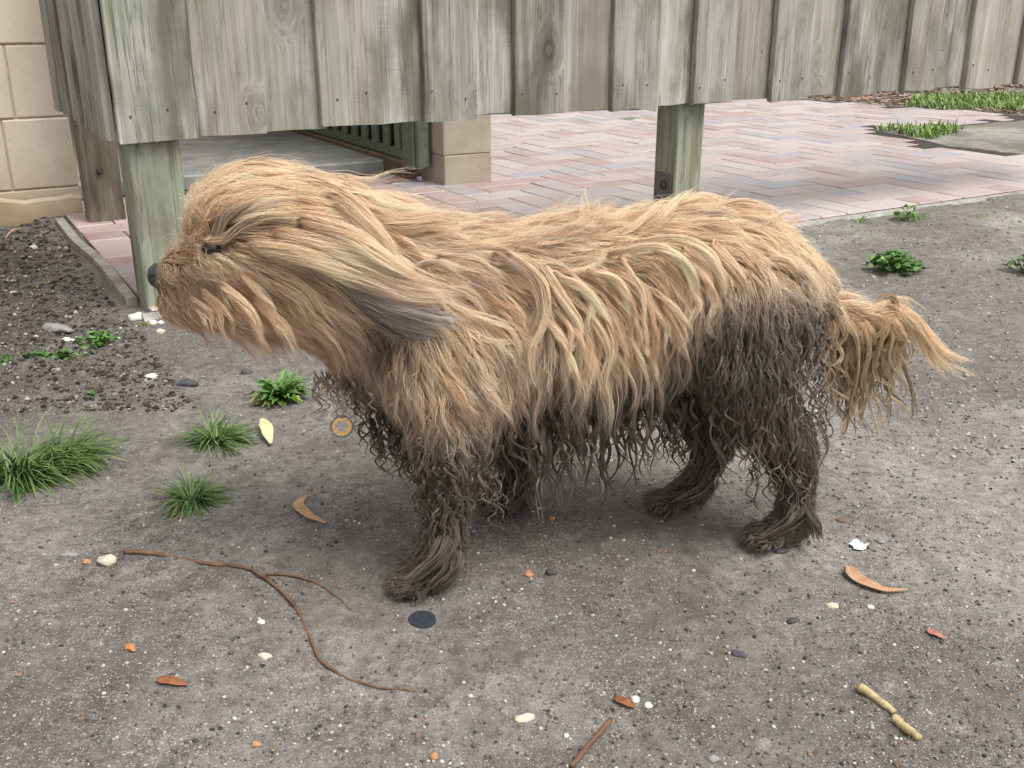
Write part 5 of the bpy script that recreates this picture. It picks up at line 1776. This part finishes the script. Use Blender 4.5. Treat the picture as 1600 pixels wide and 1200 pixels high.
for q in range(34):
    x0 = hair_rng.uniform(715, 775)
    rope(x0, hair_rng.uniform(680, 760), hair_rng.uniform(-.12, -.06), hair_rng.uniform(40, 80), hair_rng.uniform(-4, 20), 22, hair_rng.uniform(1.8, 3.4), 'front_leg')
for q in range(40):
    rope(hair_rng.uniform(650, 720), hair_rng.uniform(680, 800), hair_rng.uniform(-.135, -.112), hair_rng.uniform(40, 70), hair_rng.uniform(-10, 14), 22, hair_rng.uniform(1.8, 3.2), 'front_leg')
for q in range(16):
    rope(hair_rng.uniform(775, 830), hair_rng.uniform(690, 735), hair_rng.uniform(.05, .10), hair_rng.uniform(35, 60), hair_rng.uniform(-4, 10), 20, hair_rng.uniform(1.8, 3.2), 'front_leg')
for q in range(120):                                       # thigh and hock
    x0 = hair_rng.uniform(1110, 1285); y0 = hair_rng.uniform(470, 690)
    tt = -.128 + .035 * abs((x0 - 1190) / 95) ** 2 + .00012 * (y0 - 430) 
    rope(x0, y0, tt, hair_rng.uniform(55, 110), hair_rng.uniform(-4, 22), 26, hair_rng.uniform(2.0, 4.0), 'hind_leg', dark=hair_rng.uniform(.9, 2.1))
for q in range(60):
    x0 = hair_rng.uniform(1255, 1300); y0 = hair_rng.uniform(455, 700)
    rope(x0 - 8, y0, hair_rng.uniform(-.09, .0), hair_rng.uniform(40, 85), hair_rng.uniform(0, 26), 20, hair_rng.uniform(1.6, 2.8), 'hind_leg')
for q in range(34):
    rope(hair_rng.uniform(1160, 1270), hair_rng.uniform(660, 740), hair_rng.uniform(-.11, -.07), hair_rng.uniform(50, 85), hair_rng.uniform(-4, 16), 20, hair_rng.uniform(1.8, 3.0), 'hind_leg')
for q in range(34):
    x0 = hair_rng.uniform(1050, 1140); y0 = hair_rng.uniform(600, 700)
    rope(x0, y0, hair_rng.uniform(.0, .07), hair_rng.uniform(45, 85), hair_rng.uniform(-8, 14), 20, hair_rng.uniform(1.8, 3.4), 'hind_leg')

def sweep(x0, y0, x1, y1, t_, group, k):
    for q in range(k):
        a, b_ = hair_rng.uniform(-12, 12, 2)
        s_ = hair_rng.uniform(0, 1)
        xs, ys = x0 + a + 20 * s_, y0 + b_
        xe, ye = x1 + a * .6 + 26 * s_, y1 + b_ * .4
        d_ = hair_rng.uniform(.7, 1.6)
        tt = t_ + hair_rng.uniform(-.028, .012)
        hero([(xs, ys, tt + .01), (xs * .65 + xe * .35 + 6, ys * .55 + ye * .45, tt), (xs * .3 + xe * .7 + 3, ys * .25 + ye * .75, tt), (xe, ye, tt)], 22, hair_rng.uniform(1.8, 3.4), group,
             col=(np.array((.10, .078, .058)) * d_, np.array((.17, .14, .112)) * d_), spread=(1.5, 1, .25), wav=.0005, lenv=.25, single=True)
sweep(690, 845, 632, 905, NFT - .022, 'front_leg', 34)
sweep(700, 870, 668, 915, NFT - .024, 'front_leg', 18)
sweep(1245, 795, 1195, 838, NRT - .020, 'hind_leg', 18)
sweep(1250, 800, 1265, 842, NRT - .018, 'hind_leg', 14)
sweep(1095, 745, 1040, 785, FRT - .02, 'hind_leg', 10)
sweep(806, 745, 780, 785, FFT - .02, 'front_leg', 14)

# ---------------------------------------------------------------- strands become hair-curve parts
t = NT('dog_hair')
at = t.n('Attribute', attribute_name='hair_col')
am = t.n('Attribute', attribute_name='hair_mud')
hb = t.n('BsdfPrincipled')
t.l(at.outputs['Color'], hb.inputs['Base Color'])
t.l(t.math('MULTIPLY_ADD', am.outputs['Fac'], -.22, .48), hb.inputs['Roughness'])
t.l(t.math('MULTIPLY_ADD', am.outputs['Fac'], .6, .40), hb.inputs['Specular IOR Level'])
tr = t.n('BsdfTranslucent')
t.l(at.outputs['Color'], tr.inputs['Color'])
mx = t.n('MixShader')
mx.inputs[0].default_value = .28
t.l(hb.outputs[0], mx.inputs[1]); t.l(tr.outputs[0], mx.inputs[2])
t.l(mx.outputs[0], t.out.inputs[0])
M['hair'] = t.m

rt = chart(R)
sidev = (R - DF) @ E2
grp = np.full(NS, 'coat', dtype=object)
grp[(rt[:, 0] < 520) & (rt[:, 1] < 600)] = 'head'
leg_front = (rt[:, 1] > 690) & (rt[:, 0] < 860)
leg_hind = (rt[:, 0] > 1040) & (rt[:, 1] > 470 + np.clip(1150 - rt[:, 0], 0, 200))
grp[leg_front] = 'front_leg'
grp[leg_hind] = 'hind_leg'
grp[(rt[:, 0] > 1290) & (rt[:, 1] < 560)] = 'tail'
AS = np.concatenate([S] + HS)
AC = np.concatenate([C_] + HC)
AM = np.concatenate([m_] + HM)
AG = np.concatenate([grp, np.array(HG, dtype=object)])
thin = np.concatenate([np.full(NS, 1.0), np.full(len(AS) - NS, .95)])
thin *= hair_rng.uniform(.75, 1.3, len(AS))
rprof = np.interp(kk, [0, .1, .55, 1], [.00014, .00020, .000175, .00005])

def curves_part(name, sel, label=None):
    n = int(sel.sum())
    hc = bpy.data.hair_curves.new(name)
    hc.add_curves([KP] * n)
    pos = (AS[sel] - DF).reshape(-1, 3).astype(np.float32)
    hc.attributes['position'].data.foreach_set('vector', pos.ravel())
    ra = hc.attributes.get('radius') or hc.attributes.new('radius', 'FLOAT', 'POINT')
    rr = (thin[sel][:, None] * rprof[None] * (1 + .25 * AM[sel])).astype(np.float32)
    ra.data.foreach_set('value', rr.ravel())
    ca = hc.attributes.new('hair_col', 'FLOAT_COLOR', 'POINT')
    c4 = np.ones((n * KP, 4), np.float32); c4[:, :3] = AC[sel].reshape(-1, 3)
    ca.data.foreach_set('color', c4.ravel())
    ma = hc.attributes.new('hair_mud', 'FLOAT', 'POINT')
    ma.data.foreach_set('value', AM[sel].astype(np.float32).ravel())
    hc.materials.append(M['hair'])
    o = bpy.data.objects.new(name, hc)
    COL.objects.link(o)
    o.parent = dog
    if label: o['label'] = label
    return o
curves_part('head_fur', AG == 'head', 'windswept golden fur of the head and beard')
curves_part('ear_fur', AG == 'ear', 'long grey and gold ear hair blown back')
curves_part('coat_fur', AG == 'coat', 'long wavy golden coat with muddy lower fringe')
curves_part('front_leg_fur', AG == 'front_leg', 'wet muddy brown curls of the front legs')
curves_part('hind_leg_fur', AG == 'hind_leg', 'wet muddy grey brown curls of the hind legs')
curves_part('tail_fur', AG == 'tail', 'orange golden tail plume with dark wet tips')
print('strands', len(AS))

# ---------------------------------------------------------------- nose, eyes, name tag
nv, nf = ico2(4)
nv2 = []
for q in nv:
    x, y, z = q                                            # x: forward is -x
    k_ = 1.0
    f_ = np.array([np.sign(x) * abs(x) ** .8 * .0150, np.sign(y) * abs(y) ** .85 * .0150 * (1 - .25 * max(0, -z)), z * .0142])
    for s_ in (-1, 1):                                     # nostrils
        dd = (x + .62) ** 2 * 1.1 + (y - s_ * .66) ** 2 * 1.5 + (z + .10) ** 2 * 2.6
        f_ *= 1 - .36 * math.exp(-dd / .045)
    f_ *= 1 - .07 * math.exp(-(y ** 2) / .006) * (x < 0)   # groove
    nv2.append(f_)
t = NT('wet_black_nose')
nz = t.n('TexVoronoi'); nz.inputs['Scale'].default_value = 900
t.l(t.n('TexCoord').outputs['Object'], nz.inputs['Vector'])
t.bsdf((.030, .030, .034), .42, .5, nz.outputs['Distance'], .35, .0006)
nm = mesh_np(np.array(nv2), nf, 'nose', smooth=True)
no = link_mesh('nose', nm, t.m, dog, Vector(D(252, 431, 0) - DF), (0, math.radians(14), DANG + math.radians(12)))
t = NT('dark_eye')
t.bsdf((.012, .008, .006), .08, .6)
ev, ef = ico2(3)
for s_, nm_ in ((-1, 'eye'), (1, 'eye')):
    q = D(329, 389, -.055)
    if s_ > 0:
        t_ = (q - DF) @ E2
        q = q - E2 * 2 * t_
    hit = bvh.ray_cast(Vector(q + E2 * s_ * .1), Vector(-E2 * s_))
    loc = np.array(hit[0]) if hit[0] is not None else q
    eo_ = link_mesh(nm_, mesh_np(ev * [.0105, .0095, .0075], ef, 'eye', smooth=True), t.m, dog, Vector(loc - DF + E2 * s_ * .0005))
# name tag hanging at the throat: a thing of its own
tp = D(534, 666, -.075)
tagroot = empty('name_tag', tp)
tag(tagroot, 'round metal tag with a star hanging below the dog\'s throat', 'tag')
M['tag_metal'] = simple('worn_grey_metal', (.33, .33, .32), .45, .5, 300, .2, .2, Metallic=.5)
M['tag_gold'] = simple('worn_orange_enamel', (.52, .31, .10), .55, .4, 300, .35, .3)
M['tag_dark'] = simple('dark_metal_rim', (.10, .10, .10), .5, .5, 200, .2)
R0 = .0125
bm = bmesh.new()
bmesh.ops.create_cone(bm, cap_ends=True, segments=40, radius1=R0, radius2=R0, depth=.0016)
me = bpy.data.meshes.new('disc'); bm.to_mesh(me); bm.free()
face = Matrix.Rotation(math.radians(18), 4, 'Z') @ Matrix.Rotation(math.radians(82), 4, 'X')
def tpart(name, me, mat, off=0.0):
    o = link_mesh(name, me, mat, tagroot)
    o.matrix_local = face @ Matrix.Translation((0, 0, off))
    return o
tpart('disc', me, M['tag_metal'])
def ringm(r1, r2, h, seg=40):
    V, F = [], []
    for k in range(seg):
        a = 2 * math.pi * k / seg
        for r_, z_ in ((r1, 0), (r2, 0), (r2, h), (r1, h)): V.append((r_ * math.cos(a), r_ * math.sin(a), z_))
    for k in range(seg):
        for m in range(4):
            F.append((k * 4 + m, k * 4 + (m + 1) % 4, ((k + 1) % seg) * 4 + (m + 1) % 4, ((k + 1) % seg) * 4 + m))
    return mesh_from(V, F, 'ring')
tpart('rim', ringm(R0 * .93, R0 * 1.04, .0011), M['tag_dark'], .0006)
# enamel field with a star-shaped opening
V, F = [], []
seg = 60
for k in range(seg):
    a = 2 * math.pi * k / seg
    ro = R0 * .84
    ri = R0 * (.52 + .13 * math.cos(6 * a + .3))
    V += [(ri * math.cos(a), ri * math.sin(a), 0), (ro * math.cos(a), ro * math.sin(a), 0), (ro * math.cos(a), ro * math.sin(a), .0005), (ri * math.cos(a), ri * math.sin(a), .0005)]
for k in range(seg):
    for m in range(4): F.append((k * 4 + m, k * 4 + (m + 1) % 4, ((k + 1) % seg) * 4 + (m + 1) % 4, ((k + 1) % seg) * 4 + m))
tpart('enamel_star_field', mesh_from(V, F, 'enamel'), M['tag_gold'], .0009)
vv, ff = tube_geo([(.0055 * math.cos(a), .001 * math.sin(2 * a), .0165 + .0055 * math.sin(a)) for a in np.linspace(0, 6.2, 20)], .0006, 6)
rg = link_mesh('split_ring', mesh_from(vv, ff, 'split_ring', True), M['tag_dark'], tagroot)
